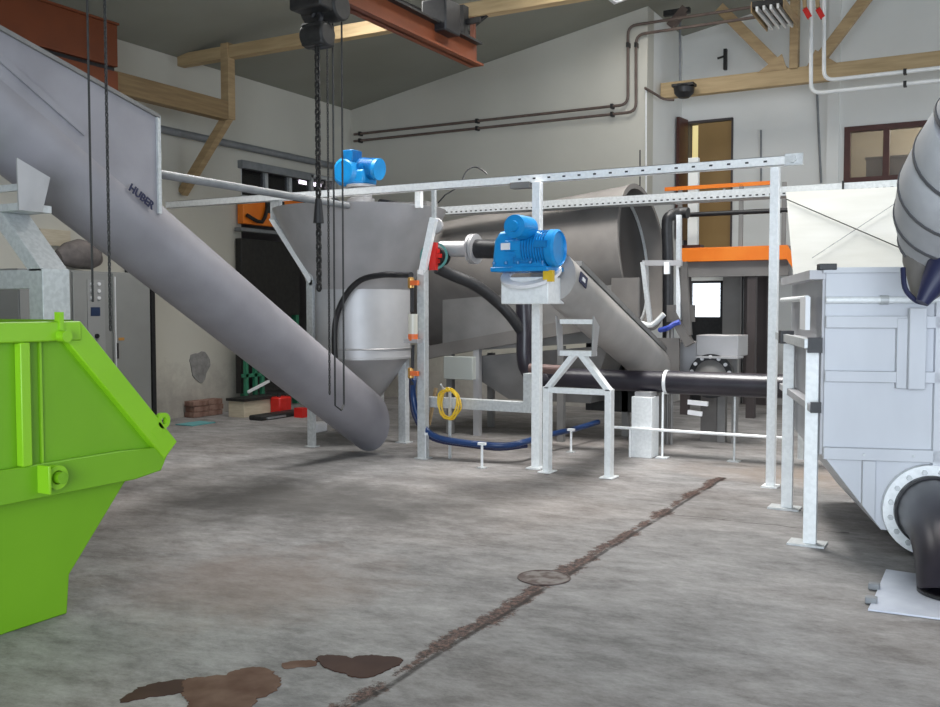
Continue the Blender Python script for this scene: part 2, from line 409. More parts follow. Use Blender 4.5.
# office behind the upper window and passage behind door
mb = MB(); mb.box(WIN[0] - .8, WIN[1] + .6, 18.6, 18.8, 2.9, 5.0); mb.box(WIN[0] - .9, WIN[0] - .8, YF + .3, 18.8, 2.9, 5.0); mb.box(WIN[1] + .6, WIN[1] + .7, YF + .3, 18.8, 2.9, 5.0)
mb.box(WIN[0] - .9, WIN[1] + .7, YF + .3, 18.8, 2.8, 2.9); mb.box(WIN[0] - .9, WIN[1] + .7, YF + .3, 18.8, 5.0, 5.1)
struct('wall_office', mb, ROOMW, smooth=False)

# upper window, red-brown frame
wn = MB(); W = WIN; fy0, fy1 = YF - .03, YF + .12
t = .07
wn.box(W[0] - .02, W[1] + .02, fy0, fy1, W[2] - .03, W[2] + .045); wn.box(W[0] - .02, W[1] + .02, fy0, fy1, W[3] - .05, W[3] + .03)
mul = [W[0] - .02]
for px in (883, 922):
    q = at(px, 155, Y=YF); mul.append(q.x)
mul += [mul[-1] + .64, W[1] - .07]
for x in mul: wn.box(x, x + .09, fy0 + .006, fy1 - .006, W[2], W[3])
wo = struct('window_1', wn, REDBR, smooth=False)
pane = MB()
for a, b in zip(mul, mul[1:]): pane.box(a + .09, b, YF + .04, YF + .05, W[2] + .04, W[3] - .04)
pane.build('pane', GLASS, wo)
# office furniture glimpse: cupboard
c0 = at(868, 178, Y=17.9)
tag(MB().box(c0.x, c0.x + .75, 17.6, 18.1, 2.905, c0.z + .28).box(c0.x - .02, c0.x + .77, 17.58, 18.12, c0.z + .28, c0.z + .31).build('cupboard', mat('dark_cupboard', (.10, .10, .12), .5)), 'dark low cupboard inside office behind red-brown window', 'cupboard')

# upper door: frame, leaf ajar, tan leaf
D = DOOR
fr = MB(); fr.box(D[0], D[0] + .07, YF - .04, YF + .2, D[2], D[3]).box(D[1] - .02, D[1] + .01, YF - .02, YF + .2, D[2], D[3]).box(D[0], D[1], YF - .02, YF + .2, D[3] - .03, D[3] + .01)
dr = struct('door_1', fr, DARKP, smooth=False)
MB().box(D[0] + .22, D[1] - .03, YF + .02, YF + .07, D[2], D[3] - .04).build('door_leaf', TAN, dr)
MB().beam((D[0] + .045, YF - .06, (D[2] + D[3]) / 2 + .1), (D[0] - .0, YF - .42, (D[2] + D[3]) / 2 + .1), .05, D[3] - D[2] - .15).build('door_leaf', REDBR, dr)
MB().box(D[0] - .3, D[1] + .3, YF + .9, YF + 1.0, 2.3, 5).build('passage_panel', emis('passage_daylight', (.9, .75, .35), .45), dr)
MB().cyl((D[1] - .12, YF + .02, D[2] + 1.0), (D[1] - .12, YF - .05, D[2] + 1.0), .02).build('door_handle', GALV, dr)

# lower door with bright pane
L = LOW
zp = at(706, 317, Y=YF).z
fr = MB(); fr.box(L[0], L[1], YF + .05, YF + .11, 0, zp).box(L[0], L[0] + .05, YF, YF + .12, 0, L[3]).box(L[1] - .05, L[1], YF, YF + .12, 0, L[3]).box(L[0], L[1], YF, YF + .12, L[3] - .04, L[3])
dr = struct('door_2', fr, BLACK, smooth=False)
MB().box(L[0] + .05, L[1] - .05, YF + .06, YF + .08, zp, L[3] - .04).build('pane', emis('daylight_pane', (.86, .93, 1.0), 1.35), dr)
mb = MB()
for i in range(4): mb.box(L[0] + .05, L[1] - .05, YF + .035, YF + .05, zp + .12 + i * .12, zp + .127 + i * .12)
mb.build('glazing_bar', WHITE, dr)

# transom glazing over the side bay
tr = MB()
za, zb = 3.36, 3.86
for yy in (OY0, OY0 + .62, OY0 + 1.22, OY0 + 1.8, OY1 - .08): tr.box(XL - .14, XL - .04, yy, yy + .07, za, zb + .05)
tr.box(XL - .14, XL - .04, OY0, OY1, za - .06, za + .02).box(XL - .14, XL - .04, OY0, OY1, zb, zb + .06)
tw = struct('window_2', tr, GALV, smooth=False)
MB().box(XL - .10, XL - .09, OY0, OY1, za, zb).build('pane', glass_mat('dark_glass', (.02, .02, .02), .45), tw)

# ================================================================== timber
def timber(name_, w, h, p, q, m, parent, nm): return MB().beam(p, q, w, h).build(nm, m, parent, bev=.006)
YT1 = 10.2
za = 5.16
t1 = thing('roof_truss', (XL, YT1, 4.0), 'timber roof truss with knee brace crossing above the conical hopper', 'roof truss')
a = at(185, 66, X=XL + .02); 
timber('', .14, .17, (XL, YT1, za), (XR, YT1, za), TIMBX, t1, 'bottom_chord')
zpt = at(229, 118, Y=YT1).z; xp = at(229, 90, Y=YT1).x
timber('', .14, .14, (xp, YT1 - .02, zpt - .03), (xp, YT1 - .02, za + .12), TIMB, t1, 'hanging_post')
kb = at(187, 194, X=XL)
timber('', .12, .12, (xp, YT1 - .02, zpt + .02), (XL + .02, YT1 - .02, kb.z), TIMB, t1, 'knee_brace')
timber('', .14, .14, (RIDGEX, YT1, za + .1), (RIDGEX, YT1, roof(RIDGEX) - .2), TIMB, t1, 'king_post')
lt = MB().beam((xp, 3.5, zpt + .08), (xp, YT1 - .1, zpt + .08), .16, .26).build('wall_plate_beam', TIMBY, None, bev=.006)
tag(lt, 'long timber beam running beside the left wall to the hanging post', 'beam')

YT2 = 15.0
t2 = thing('roof_truss', (XC, YT2, 5.0), 'timber roof truss with diagonal braces before the far wall', 'roof truss')
z2 = at(800, 76, Y=YT2).z
timber('', .14, .24, (XC + .02, YT2, z2), (XR, YT2, z2), TIMBX, t2, 'bottom_chord')
kx = at(795, 40, Y=YT2).x
timber('', .12, .17, (kx, YT2 - .02, z2 + .1), (kx, YT2 - .02, roof(kx) - .05), TIMB, t2, 'king_post')
for (x0, y0, x1, y1) in ((786, 74, 700, -12), (812, 70, 874, -12)):
    p, q = at(x0, y0, Y=YT2), at(x1, y1, Y=YT2)
    q = p + (q - p) * min(1, (roof(q.x) - .1 - p.z) / max(.01, (q.z - p.z)))
    timber('', .11, .16, p, q, TIMB, t2, 'diagonal_brace')
for px, s in ((772, -1), (822, 1)):
    p = at(px, 70, Y=YT2 - .08)
    MB().prism([(p.x - .22, p.y, z2 + .10), (p.x + .22, p.y, z2 + .10), (p.x + .02 - .12 * s, p.y, z2 + .34)], (0, .02, 0)).build('gusset_plate', TIMB, t2)
br = at(678, 15, Y=14.6)
o = thing('roof_bracket', (br.x, 14.6, br.z), 'short brown bracket under roof beside the two brown pipes', 'bracket')
MB().beam(at(686, 8, Y=14.5), at(670, 27, Y=14.5), .1, .12).build('strut', PIPEBR, o)
MB().beam(at(664, 14, Y=14.5), at(690, 10, Y=14.5), .08, .08).build('plate', DARK, o)

# ================================================================== crane beams and hoist
rb = thing('crane_runway_beam', (-9.2, 5, 4.0), 'rust orange crane runway beam along the left wall', 'crane beam')
e0, e1, e2, e3 = at(117, 26, X=-9.2), at(117, 67, X=-9.2), at(117, 72, X=-9.2), at(117, 91, X=-9.2)
ye = e0.y
MB().box(-9.32, -9.2, 1.0, ye, e1.z, e0.z).box(-9.45, -9.16, 1.0, ye, e0.z, e0.z + .025).build('upper_web', ORANGED, rb)
MB().box(-9.32, -9.2, 1.0, ye, e3.z, e2.z).box(-9.4, -9.17, 1.0, ye, e3.z - .02, e3.z).build('lower_rail', ORANGED, rb)
MB().box(-9.34, -9.26, 1.0, ye, e2.z, e1.z).build('rail_gap', BLACK, rb)

HX = -5.5
hb = thing('hoist_beam', (HX, 5, 4.3), 'rust orange I-beam carrying the chain hoist under the timber truss', 'crane beam')
b0, b1 = at(477, 67, X=HX), at(477, 44, X=HX)
zb0, zb1, yend = b0.z, b1.z, b0.y
MB().box(HX - .09, HX + .09, 1.5, yend, zb0, zb0 + .025).build('bottom_flange', ORANGED, hb)
MB().box(HX - .012, HX + .012, 1.5, yend - .03, zb0, zb1).build('web', ORANGED, hb)
MB().box(HX - .09, HX + .09, 1.5, yend - .03, zb1 - .025, zb1).build('top_flange', DARK, hb)
hg = MB(); hg.box(HX - .07, HX + .07, yend - .45, yend - .33, zb1, za - .1).box(HX - .05, HX + .25, yend - .40, yend - .36, zb1 + .12, zb1 + .18)
hg.build('hanger', DARK, hb)
p = at(440, 20, X=HX)
MB().box(HX - .16, HX + .16, p.y - .14, p.y + .18, p.z - .16, p.z + .2).build('suspension_clamp', BLACK, hb, bev=.02)
MB().beam((HX, yend - .1, zb1), (HX, yend - .1, zb1 + .28), .05, .05).build('end_stop', ORANGED, hb)
MB().beam(at(470, 28, Y=YT1), at(494, 8, Y=YT1), .05, .05).build('brace_rod', BLACK, hb)
MB().tube([at(395, -2, Y=9.2), at(425, 12, Y=10.0), at(470, 33, Y=10.0)], .02, 8).build('feed_cable', BLACK, hb)

# chain hoist
hp = at(317, 8, X=HX)
ho = thing('chain_hoist', (HX, hp.y, hp.z - .3), 'black chain hoist trolley with hook block hanging below the orange beam', 'chain hoist')
hy = hp.y
mb = MB().box(HX - .18, HX + .18, hy - .18, hy + .22, at(317, 13, X=HX).z, zb0 + .03); mb.cyl((HX - .2, hy + .12, hp.z + .02), (HX + .2, hy + .12, hp.z + .02), .13)
mb.build('hoist_body', DARK, ho, bev=.02)
k0, k1 = at(317, 24, X=HX), at(317, 47, X=HX)
MB().box(HX - .12, HX + .12, hy - .09, hy + .11, k1.z, k0.z).cyl((HX - .13, hy, (k0.z + k1.z) / 2), (HX + .13, hy, (k0.z + k1.z) / 2), .11).build('hook_block', DARK, ho, bev=.02)
MB().tube([(HX, hy, k0.z - .02), (HX + .05, hy, k0.z + .05), (HX, hy, k0.z + .12), (HX - .05, hy, k0.z + .07)], .022, 8, 4).build('hook', BLACK, ho)

def chain(name, top, bot, pitch, r, w, parent, m=CHAIN):
    mb = MB(); n = max(2, int((top.z - bot.z) / pitch))
    for i in range(n):
        c = top + (bot - top) * ((i + .5) / n); a = (1, 0, 0) if i % 2 else (0, 1, 0); a = Vector(a)
        h = pitch * .68
        pts = [c + a * (w * math.cos(2 * PI * k / 8)) + Vector((0, 0, h * math.sin(2 * PI * k / 8))) for k in range(9)]
        for k in range(8): mb.beam(pts[k], pts[k + 1], r * 2, r * 2)
    return mb.build(name, m, parent)
cb = at(316, 196, X=HX)
cb.y = hy
chain('load_chain', Vector((HX, hy, k1.z)), Vector((HX, hy, at(317, 290, X=HX).z)), .06, .009, .02, ho, DARK)
zb_ = at(317, 212, X=HX).z
MB().cyl((HX, hy, zb_ - .1), (HX, hy, zb_ + .12), .05, .03).build('chain_stop', BLACK, ho)
def wire(px0, px1, py0, py1, X, r, m, name, lab, cat='chain', grp=None, beads=False):
    p, q = at(px0, py0, X=X), at(px1, py1, X=X)
    q.y = p.y
    q.z = at(px1, py1, Y=p.y).z; q.x = p.x
    if X == -5.35: p.z = roof(X) - .01
    if beads: o = chain(name, p, q, .036, .0035, .008, None, m)
    else: o = MB().tube([p, q], r, 6).build(name, m)
    return tag(o, lab, cat, grp)
wire(327, 327, 12, 394, HX, .005, CHAIN, 'hand_chain', 'thin hand chain hanging nearest the thick hoist chain', beads=True)
p, q = at(332.5, 12, X=HX), at(341.5, 12, X=HX)
zl = at(337, 411, Y=p.y).z
o = MB().tube([(HX, p.y, p.z), (HX, p.y, zl + .05), (HX + .02, (p.y + q.y) / 2, zl), (HX, q.y, zl + .05), (HX, q.y, q.z)], .009, 6).build('control_rope', DARK)
tag(o, 'long looped control rope hanging right of the hand chain', 'rope')
wire(87, 87, -10, 302, -5.35, .008, DARK, 'pendant_cable', 'thick dark cable hanging before the big inclined trough', 'cable')
wire(104.5, 104.5, -10, 330, -5.35, .007, CHAIN, 'hand_chain', 'thin beaded chain hanging over the green skip', 'chain', beads=True)
p = at(94, 312, X=-5.35)

# ================================================================== big inclined screw conveyor
CX, CR = -6.1, .295
def zc(y): return 1.515 - .58 * (y - 6.66)
cv = thing('screw_conveyor', (CX, 6.5, 0), 'long grey inclined screw conveyor trough rising over the green skip', 'screw conveyor')
dv = Vector((0, 1, -.58)).normalized()
mb = MB().cyl((CX, 2.3, zc(2.3)), (CX, 9.6, zc(9.6)), CR, n=64)
mb.cut((0, 8.66, 0), (0, 1, 0)).cut((0, 0, .012), (0, 0, -1))
mb.build('trough_tube', STEELD, cv)
# hood
hx = CX + CR - .015
y1_ = at(158, 140, X=hx).y
zt1 = at(158, 116, X=hx).z; pz = at(0, 28, X=hx)
sl = (zt1 - pz.z) / (y1_ - pz.y)
pl = [(y1_, zc(y1_) - .02), (y1_, zt1), (3.35, zt1 + sl * (3.35 - y1_)), (3.35, zc(3.35))]
mb = MB().prism([(hx, a, b) for a, b in pl], (-2 * (hx - CX), 0, 0))
mb.build('hood', STEELD, cv, bev=.004)
mb = MB().prism([(hx + .025, a, b) for a, b in [(y1_, zt1 - .02), (y1_, zt1 + .01), (3.35, zt1 + .01 + sl * (3.35 - y1_)), (3.35, zt1 - .02 + sl * (3.35 - y1_))]], (-2 * (hx - CX) - .05, 0, 0))
mb.build('hood_rim', HULL, cv)
MB().box(hx - .02, hx + .02, y1_ - .02, y1_ + .012, zc(y1_) + .12, zt1).build('hood_edge', GALV, cv)
MB().beam((hx + .008, 3.3, zc(3.3) + .24), (hx + .008, 4.75, zc(4.75) + .24), .02, .05).build('stiffener', STEELD, cv)
for yy in (7.0,):
    pass
# company plate on the trough
pq = at(143, 201, X=CX + CR * .93)
u = Vector((0, 1, -.58)).normalized(); v = Vector((0, .58, 1)).normalized(); nrm = u.cross(v).normalized()
tilt = Matrix.Rotation(math.radians(-14), 3, u)
nrm = Vector((1, 0, 0))
Mx = Matrix.Translation(Vector((CX + CR + .012, pq.y - .17, pq.z + .07))) @ Matrix((u, v, nrm)).transposed().to_4x4()
text_mesh('company_lettering', 'HUBER', .085, Mx, NAVY, cv)

def portal_frame(cx, cy, half, zcross, zapex, wleg, dleg, mt, parent, zsad, wsad, zsb):
    for s in (-1, 1):
        lg = MB().box(cx + s * half - wleg / 2, cx + s * half + wleg / 2, cy, cy + dleg, .01, zcross)
        lg.box(cx + s * half - wleg * 1.1, cx + s * half + wleg * 1.1, cy - .04, cy + dleg + .04, .0, .012)
        lg.build('leg', mt, parent, bev=.004)
        MB().prism([(cx + s * (half - wleg / 2), cy, zcross - .02), (cx + s * (half + wleg / 2), cy, zcross - .02), (cx + s * (wsad * .28 + wleg * .55), cy, zapex), (cx + s * (wsad * .28 - wleg * .55), cy, zapex)], (0, dleg, 0)).build('diagonal', mt, parent, bev=.004)
    MB().box(cx - half, cx + half, cy + .01, cy + dleg * .6, zcross - wleg * .95, zcross - wleg * .05).build('crossbar', mt, parent, bev=.003)
    sd = MB().box(cx - wsad, cx + wsad, cy - .02, cy + dleg + .02, zapex, zapex + .05)
    sd.build('saddle_base', mt, parent, bev=.003)
    for s in (-1, 1):
        MB().prism([(cx + s * wsad, cy - .03, zapex), (cx + s * wsad, cy + dleg * .7, zapex), (cx + s * (wsad + .02), cy + dleg * .95, zsad - .10), (cx + s * (wsad + .02), cy - .05, zsad)], (s * .012, 0, 0)).build('saddle_cheek', STEEL, parent)
    MB().box(cx - wsad, cx + wsad, cy - .015, cy + .01, zsb, zsb + .045).build('saddle_crossbar', mt, parent)

fy = 4.14
lx = at(43, 300, Y=fy).x
zcr = at(42, 268, Y=fy).z
portal_frame(CX, fy, lx - CX - .07, zcr, at(2, 212, Y=fy).z, .14, .21, GALV, cv, at(30, 158, Y=fy).z, .40, at(5, 192, Y=fy).z)
zb2 = at(10, 294, Y=fy).z

# long grey spray pipe from hood to hopper
sp0, sp1 = at(158, 169, X=CX), at(312, 202, X=CX)
sz = (sp0.z + sp1.z) / 2
o = thing('water_pipe', (CX, sp0.y, sz), 'long grey pipe from conveyor hood towards hopper rim', 'pipe')
MB().cyl((CX, y1_ + .0, sz), (CX, 8.32, sz - .02), .036).build('pipe_run', GREYP, o)
MB().cyl((CX, y1_, sz), (CX, y1_ + .06, sz), .075).cyl((CX, y1_ + .1, sz), (CX, y1_ + .2, sz), .06).build('flange', STEEL, o)

# ================================================================== conical hopper
HC = Vector((-6.64, 9.3, 0)); 
zr0 = at(376, 211, d=11.3).z; zy1 = at(376, 290, d=11.3).z; zy2 = at(376, 357, d=11.3).z
hop = thing('storage_hopper', HC, 'grey conical steel hopper with bright cylinder on galvanised legs', 'hopper')
RT, RC = 1.02, .59
MB().lathe(HC, [(RC, zy1), (RT, zr0), (RT - .02, zr0), (RC - .02, zy1)], n=64).build('upper_cone', STEEL, hop)
MB().lathe(HC, [(RC, zy1), (RC, zy2)], n=64).build('cylinder', mat('bright_steel_sheet', (.50, .50, .51), .45, .3, (.57, .57, .58), 3), hop)
MB().lathe(HC, [(RC + .008, zy2 + .10), (RC + .014, zy2 + .11), (RC + .008, zy2 + .12)], n=64).lathe(HC, [(RC + .006, zy2 - .012), (RC + .03, zy2 - .01), (RC + .03, zy2 + .012), (RC + .006, zy2 + .014)], n=64).build('weld_band', STEEL, hop)
mb = MB()
tip = HC + Vector((.0, 0, 0)); n = 48
A = [mb.bm.verts.new(HC + Vector((math.cos(2 * PI * i / n) * RC, math.sin(2 * PI * i / n) * RC, zy2))) for i in range(n)]
B = [mb.bm.verts.new(tip + Vector((math.cos(2 * PI * i / n) * .13, math.sin(2 * PI * i / n) * .13, .40))) for i in range(n)]
for i in range(n): mb.bm.faces.new((A[i], A[(i + 1) % n], B[(i + 1) % n], B[i]))
mb.build('lower_cone', STEEL, hop)
MB().cyl(tip + Vector((0, 0, .28)), tip + Vector((0, 0, .42)), .16).build('outlet_flange', GALV, hop)
# legs
def hleg(px, py, w=.09, ztop=None, pxt=None, pyt=None, dd=None, depth=.09):
    b = at(px, py, Z=0)
    t_ = ztop
    MB().box(b.x - w / 2, b.x + w / 2, b.y, b.y + depth, 0, t_).box(b.x - w * .8, b.x + w * .8, b.y - .03, b.y + depth + .03, 0, .012).build('leg', GALV, hop, bev=.003)
    return b
bl = hleg(310.5, 447, ztop=2.0, depth=.05)
b2 = hleg(402, 443, w=.10, ztop=1.0)
br_ = hleg(421, 459, ztop=2.0)
bk = Vector((-7.1, 10.3, 0)); MB().box(bk.x - .05, bk.x + .05, bk.y, bk.y + .09, 0, 2.0).build('leg', GALV, hop)
# struts up to the rim
zs = at(312, 290, Y=bl.y).z
MB().beam((bl.x + .02, bl.y + .03, 1.9), at(272, 218, Y=bl.y + .02), .06, .06).build('strut', GALVW, hop)
MB().beam((br_.x, br_.y + .03, 1.95), at(434, 218, Y=br_.y + .05), .07, .07).build('strut', GALVW, hop)
q = at(434, 218, Y=br_.y + .05); MB().box(q.x - .02, q.x + .02, q.y - .02, q.y + .02, q.z, at(434, 190, Y=q.y).z).build('rim_post', GALV, hop)
q = at(419, 208, Y=9.0); MB().box(q.x - .035, q.x + .035, 8.97, 9.03, q.z, 2.9).build('rim_post', GALVW, hop)
q = at(274, 218, Y=bl.y + .02); MB().box(q.x - .03, q.x + .1, q.y - .03, q.y + .03, q.z - .02, at(274, 200, Y=q.y).z).build('rim_post', GALV, hop)
MB().box(bl.x, bl.x + .05, bl.y, 10.3, 1.86, 1.92).build('ring_frame', GALV, hop)
# lid beam carrying the mixer
MB().box(HC.x - 1.0, HC.x + 1.0, HC.y - .12, HC.y + .12, zr0 + .0, zr0 + .05).build('bridge', HULL, hop)
mc = at(361, 205, Y=HC.y)
MB().lathe((mc.x, mc.y, 0), [(.16, zr0 + .05), (.16, zr0 + .14), (.13, zr0 + .15), (.13, zr0 + .26), (.18, zr0 + .27), (.18, zr0 + .30), (0.001, zr0 + .30)], n=32).build('mixer_neck', STEEL, hop)
MB().tube([at(322, 204, Y=8.9), at(333, 202, Y=9.0), at(340, 206, Y=9.2), at(346, 206, Y=9.3)], .055, 12, 4).build('inlet_hose', BLACK, hop)
MB().tube([at(380, 204, Y=9.4), at(400, 207, Y=9.4), at(432, 207, Y=9.4)], .06, 12).build('discharge_hose', BLACK, hop)
# valve group on the right leg
vg = thing('valve_group', at(412, 300, Y=br_.y - .05), 'vertical gauge pipe with orange valves on right hopper leg', 'valve')
vy = br_.y - .06
MB().tube([at(412, 280, Y=vy), at(412, 312, Y=vy)], .02, 10).tube([at(413, 345, Y=vy), at(412, 385, Y=vy)], .018, 10).build('riser_pipe', BLACK, vg)
MB().cyl(at(413, 314, Y=vy), at(413, 340, Y=vy), .05).build('sight_glass', mat('cloudy_plastic', (.62, .60, .52), .25), vg)
MB().cyl(at(413, 334, Y=vy), at(413, 340.5, Y=vy), .052).build('float_ring', ORPL, vg)
MB().box(*(lambda a, b: (a.x, b.x, vy - .05, vy + .05, b.z, a.z))(at(406, 339, Y=vy), at(420, 343, Y=vy))).build('bracket_plate', STEEL, vg)
for py in (283, 373):
    c = at(411, py, Y=vy)
    MB().lathe((c.x, c.y, c.z), [(.02, -.06), (.035, -.05), (.035, .05), (.02, .06)], n=16, caps=True).build('valve_body', BRASS, vg)
    MB().beam(c + Vector((.02, -.03, 0)), c + Vector((.12, -.05, -.0)), .035, .05).build('valve_handle', ORPL, vg)
# black hose arc
y_ = bl.y - .05
hz = MB().tube([at(335, 360, Y=8.6), at(334.5, 335, Y=8.6), at(337, 315, Y=8.6), at(346, 295, Y=8.6), at(361, 280, Y=8.6), at(382, 275, Y=8.6), at(398, 275, Y=8.6), at(411, 275, Y=vy)], .033, 12, 5)
tag(hz.build('rubber_hose', BLACK), 'black rubber hose arching across the bright hopper cylinder', 'hose')
# blue hose loop along the floor
hz = MB().tube([at(414, 378, Y=vy), at(413, 392, Y=8.6), at(416, 410, Y=8.6), at(424, 427, Y=8.6), at(437, 437, Y=8.6), at(460, 442, Y=8.65), at(490, 445, Y=8.7), at(510, 445, Y=8.8), at(528, 441, Y=9.0), at(548, 435, Y=9.6), at(575, 429, Y=10.2), at(598, 422, Y=10.8)], .032, 12, 5)
tag(hz.build('water_hose', HOSEB), 'blue water hose looping low above the floor', 'hose')
hz = MB().tube([at(411, 378, Y=vy + .07), at(411, 400, Y=8.68), at(415, 418, Y=8.68), at(424, 432, Y=8.68), at(438, 441, Y=8.68), at(470, 446, Y=8.75), at(500, 449, Y=8.8), at(527, 446, Y=9.0)], .02, 10, 5)
tag(hz.build('water_hose', NAVY), 'thin dark hose lying just under the blue water hose', 'hose')
def stand(px, py0, py1, lab):
    b = at(px, py1, Z=0); h = at(px, py0, Y=b.y).z
    o = thing('hose_stand', b, lab, 'stand', 'small stands under the hose')
    MB().cyl(b, (b.x, b.y, h), .013, n=10).build('rod', GALVW, o)
    MB().box(b.x - .04, b.x + .04, b.y - .02, b.y + .02, h - .01, h + .015).build('clip', GALVW, o)
    MB().box(b.x - .04, b.x + .04, b.y - .04, b.y + .04, 0, .01).build('foot', GALV, o)
stand(482, 444, 468, 'small rod stand under the middle of the blue hose')
stand(571, 430, 452, 'small rod stand under the hose behind the right frame leg')
stand(425, 434, 459, 'small rod stand under the hose beside the hopper leg')

# ================================================================== blue gear motors
def gear_motor_small():
    b = Vector((mc.x, mc.y, zr0 + .30))
    g = thing('gear_motor', b, 'blue gear motor on top of the conical hopper', 'gear motor')
    k = 11.3 / 955
    MB().box(b.x - .14, b.x + .14, b.y - .14, b.y + .14, b.z, b.z + .17).build('gearbox', BLUE, g, bev=.03)
    a = b + Vector((-.13, 0, .15))
    MB().lathe(a, [(.0, -.02), (.15, 0), (.17, .05), (.17, .14), (.13, .17), (0, .17)], axis=(0, -1, .0), n=24).build('gear_cover', BLUE, g)
    MB().cyl((b.x - .02, b.y, b.z + .20), (b.x + .24, b.y, b.z + .17), .115, n=24).build('motor_housing', BLUE, g)
    mb = MB()
    for i in range(9): mb.ring((b.x + .03 + i * .021, b.y, b.z + .194 - i * .0025), (1, 0, -.12), .128, .11, .008, 24)
    mb.build('cooling_fin', BLUED, g)
    MB().cyl((b.x + .23, b.y, b.z + .172), (b.x + .27, b.y, b.z + .167), .126, n=24).build('fan_cover', BLUE, g)
    MB().box(b.x - .15, b.x + .0, b.y - .16, b.y + .03, b.z + .26, b.z + .40).build('terminal_box', BLUED, g, bev=.01)
gear_motor_small()

# ================================================================== second screw conveyor with drum
KX, KR = -3.58, .225
k0_ = at(567, 288, X=KX); k1_ = at(650, 364, X=KX)
ks = (k1_.z - k0_.z) / (k1_.y - k0_.y)
def kz(y): return k0_.z + ks * (y - k0_.y)
kc = thing('inclined_screw', (KX, 8.5, 0), 'shorter inclined steel screw tube running down from the big blue motor', 'screw conveyor')
ka, kb_ = 8.02, at(661, 350, X=KX + .1).y
mb = MB().cyl((KX, ka - .3, kz(ka - .3)), (KX, kb_ + .2, kz(kb_ + .2)), KR, n=64); mb.cut((0, kb_, 0), (0, 1, 0)).cut((0, ka, 0), (0, -1, 0))
mb.build('trough_tube', STEELT, kc)
# dark lid rail along the top right edge
kv = Vector((0, 1, ks)).normalized()
mid_ = Vector((KX, 9.6, kz(9.6))); nn_ = kv.cross((mid_ - CAM).normalized()).normalized(); nn_ = nn_ if nn_.z > 0 else -nn_
e_ = Vector((KX, 8.2, kz(8.2))) + nn_ * (KR + .01); f_ = Vector((KX, kb_ - .05, kz(kb_ - .05))) + nn_ * (KR + .01)
MB().beam(e_, f_, .07, .05).build('lid_rail', HULL, kc)
MB().box(KX - .33, KX + .33, kb_ - .04, kb_ + .0, .62, kz(kb_) + .34).build('end_plate', STEELB, kc)
b_ = at(663, 350, Y=kb_ - .1); MB().box(b_.x - .06, b_.x + .0, kb_ - .14, kb_ - .08, 0, b_.z).build('end_leg', HULL, kc)
q = at(580, 280, X=KX + KR * .9)
MB().beam(q + Vector((.03, -.07, .03)), q + Vector((.03, .09, -.03)), .01, .10).build('name_plate', NAVY, kc)
MB().beam(q + Vector((.037, -.03, .01)), q + Vector((.037, .03, -.012)), .01, .035).build('plate_mark', WHITE, kc)
fr_y = 8.42
cxs = at(576, 400, Y=fr_y).x
hl = (at(607, 420, Y=fr_y).x - at(545, 420, Y=fr_y).x) / 2
portal_frame(cxs, fr_y, hl, at(575, 388, Y=fr_y).z, at(575, 356, Y=fr_y).z, .062, .10, GALVW, kc, at(590, 316, Y=fr_y).z, .165, at(575, 324, Y=fr_y).z)
# drive box
x0, x1 = at(501, 290, Y=7.75).x, at(548, 290, Y=7.75).x
zt, zl_ = at(525, 277, Y=7.75).z, at(525, 304, Y=7.75).z
MB().box(x0, x1, 7.75, 8.12, zl_, zt).build('drive_box', GALVW, kc, bev=.008)
MB().ring(((x0 + x1) / 2 + .02, 7.85, zt + .03), (0, -.5, 1), .28, .2, .03).build('drive_flange', WHITE, kc)
q = at(550, 276, Y=7.74); MB().box(q.x - .05, q.x + .04, 7.70, 7.75, q.z - .05, q.z + .05).build('warning_sticker', YELLOW, kc)
# outlet box over big blue motor
bc = at(527, 248, Y=7.9)
mz = zt + .06
g = thing('gear_motor', (bc.x, 7.9, mz), 'large blue gear motor on silver box beside tall post', 'gear motor')
xa, xb = at(497, 250, Y=7.8).x, at(561, 250, Y=7.8).x
pts = [(xa, 7.68, mz), (xb - .1, 7.68, mz), (xb - .12, 7.68, mz + .32), (xa + .34, 7.68, mz + .37), (xa + .08, 7.68, mz + .35), (xa + .03, 7.68, mz + .27)]
MB().prism(pts, (0, .36, 0)).build('gearbox', BLUE, g, bev=.03)
MB().box(xa + .0, xb - .07, 7.665, 8.08, mz - .012, mz + .03).build('base_flange', BLUE, g, bev=.008)
c = at(519, 227, Y=7.55)
MB().lathe((c.x, 7.42, c.z), [(0.001, 0), (.045, 0), (.05, .03), (.06, .03), (.10, .035), (.105, .08), (.105, .3), (.001, .3)], axis=(0, 1, 0), n=28).build('motor_end', BLUE, g)
c2_ = Vector((xb - .25, 7.78, mz + .19))
MB().cyl(c2_ + Vector((-.12, .0, .0)), c2_ + Vector((.22, -.0, -.0)), .15, n=28).build('motor_housing', BLUE, g)
mb = MB()
for i in range(9):
    mb.ring(c2_ + Vector((-.06 + i * .026, 0, 0)), (1, 0, 0), .165, .145, .008, 28)
mb.build('cooling_fin', BLUED, g)
MB().lathe(c2_ + Vector((.17, 0, 0)), [(.168, 0), (.168, .06), (.15, .08), (.145, .06), (.001, .06)], axis=(1, 0, 0), n=28).build('fan_cover', BLUE, g)
MB().box(xa + .16, xa + .36, 7.63, 7.70, mz + .17, mz + .26).build('terminal_box', BLUE, g, bev=.006)
MB().box(xa + .13, xa + .22, 7.622, 7.632, mz + .18, mz + .24).build('rating_plate', WHITE, g)
MB().box(xa + .23, xa + .42, 7.66, 7.70, mz + .06, mz + .12).build('cover_plate', BLUED, g, bev=.005)
for i in range(5): MB().cyl((xa + .05 + i * .12, 7.64, mz + .055), (xa + .05 + i * .12, 7.64, mz + .075), .014, n=6).build('bolt', BLUED, g)
MB().box(xb - .17, xb - .05, 7.6, 7.68, mz + .19, mz + .25).build('junction_box', BLUED, g)
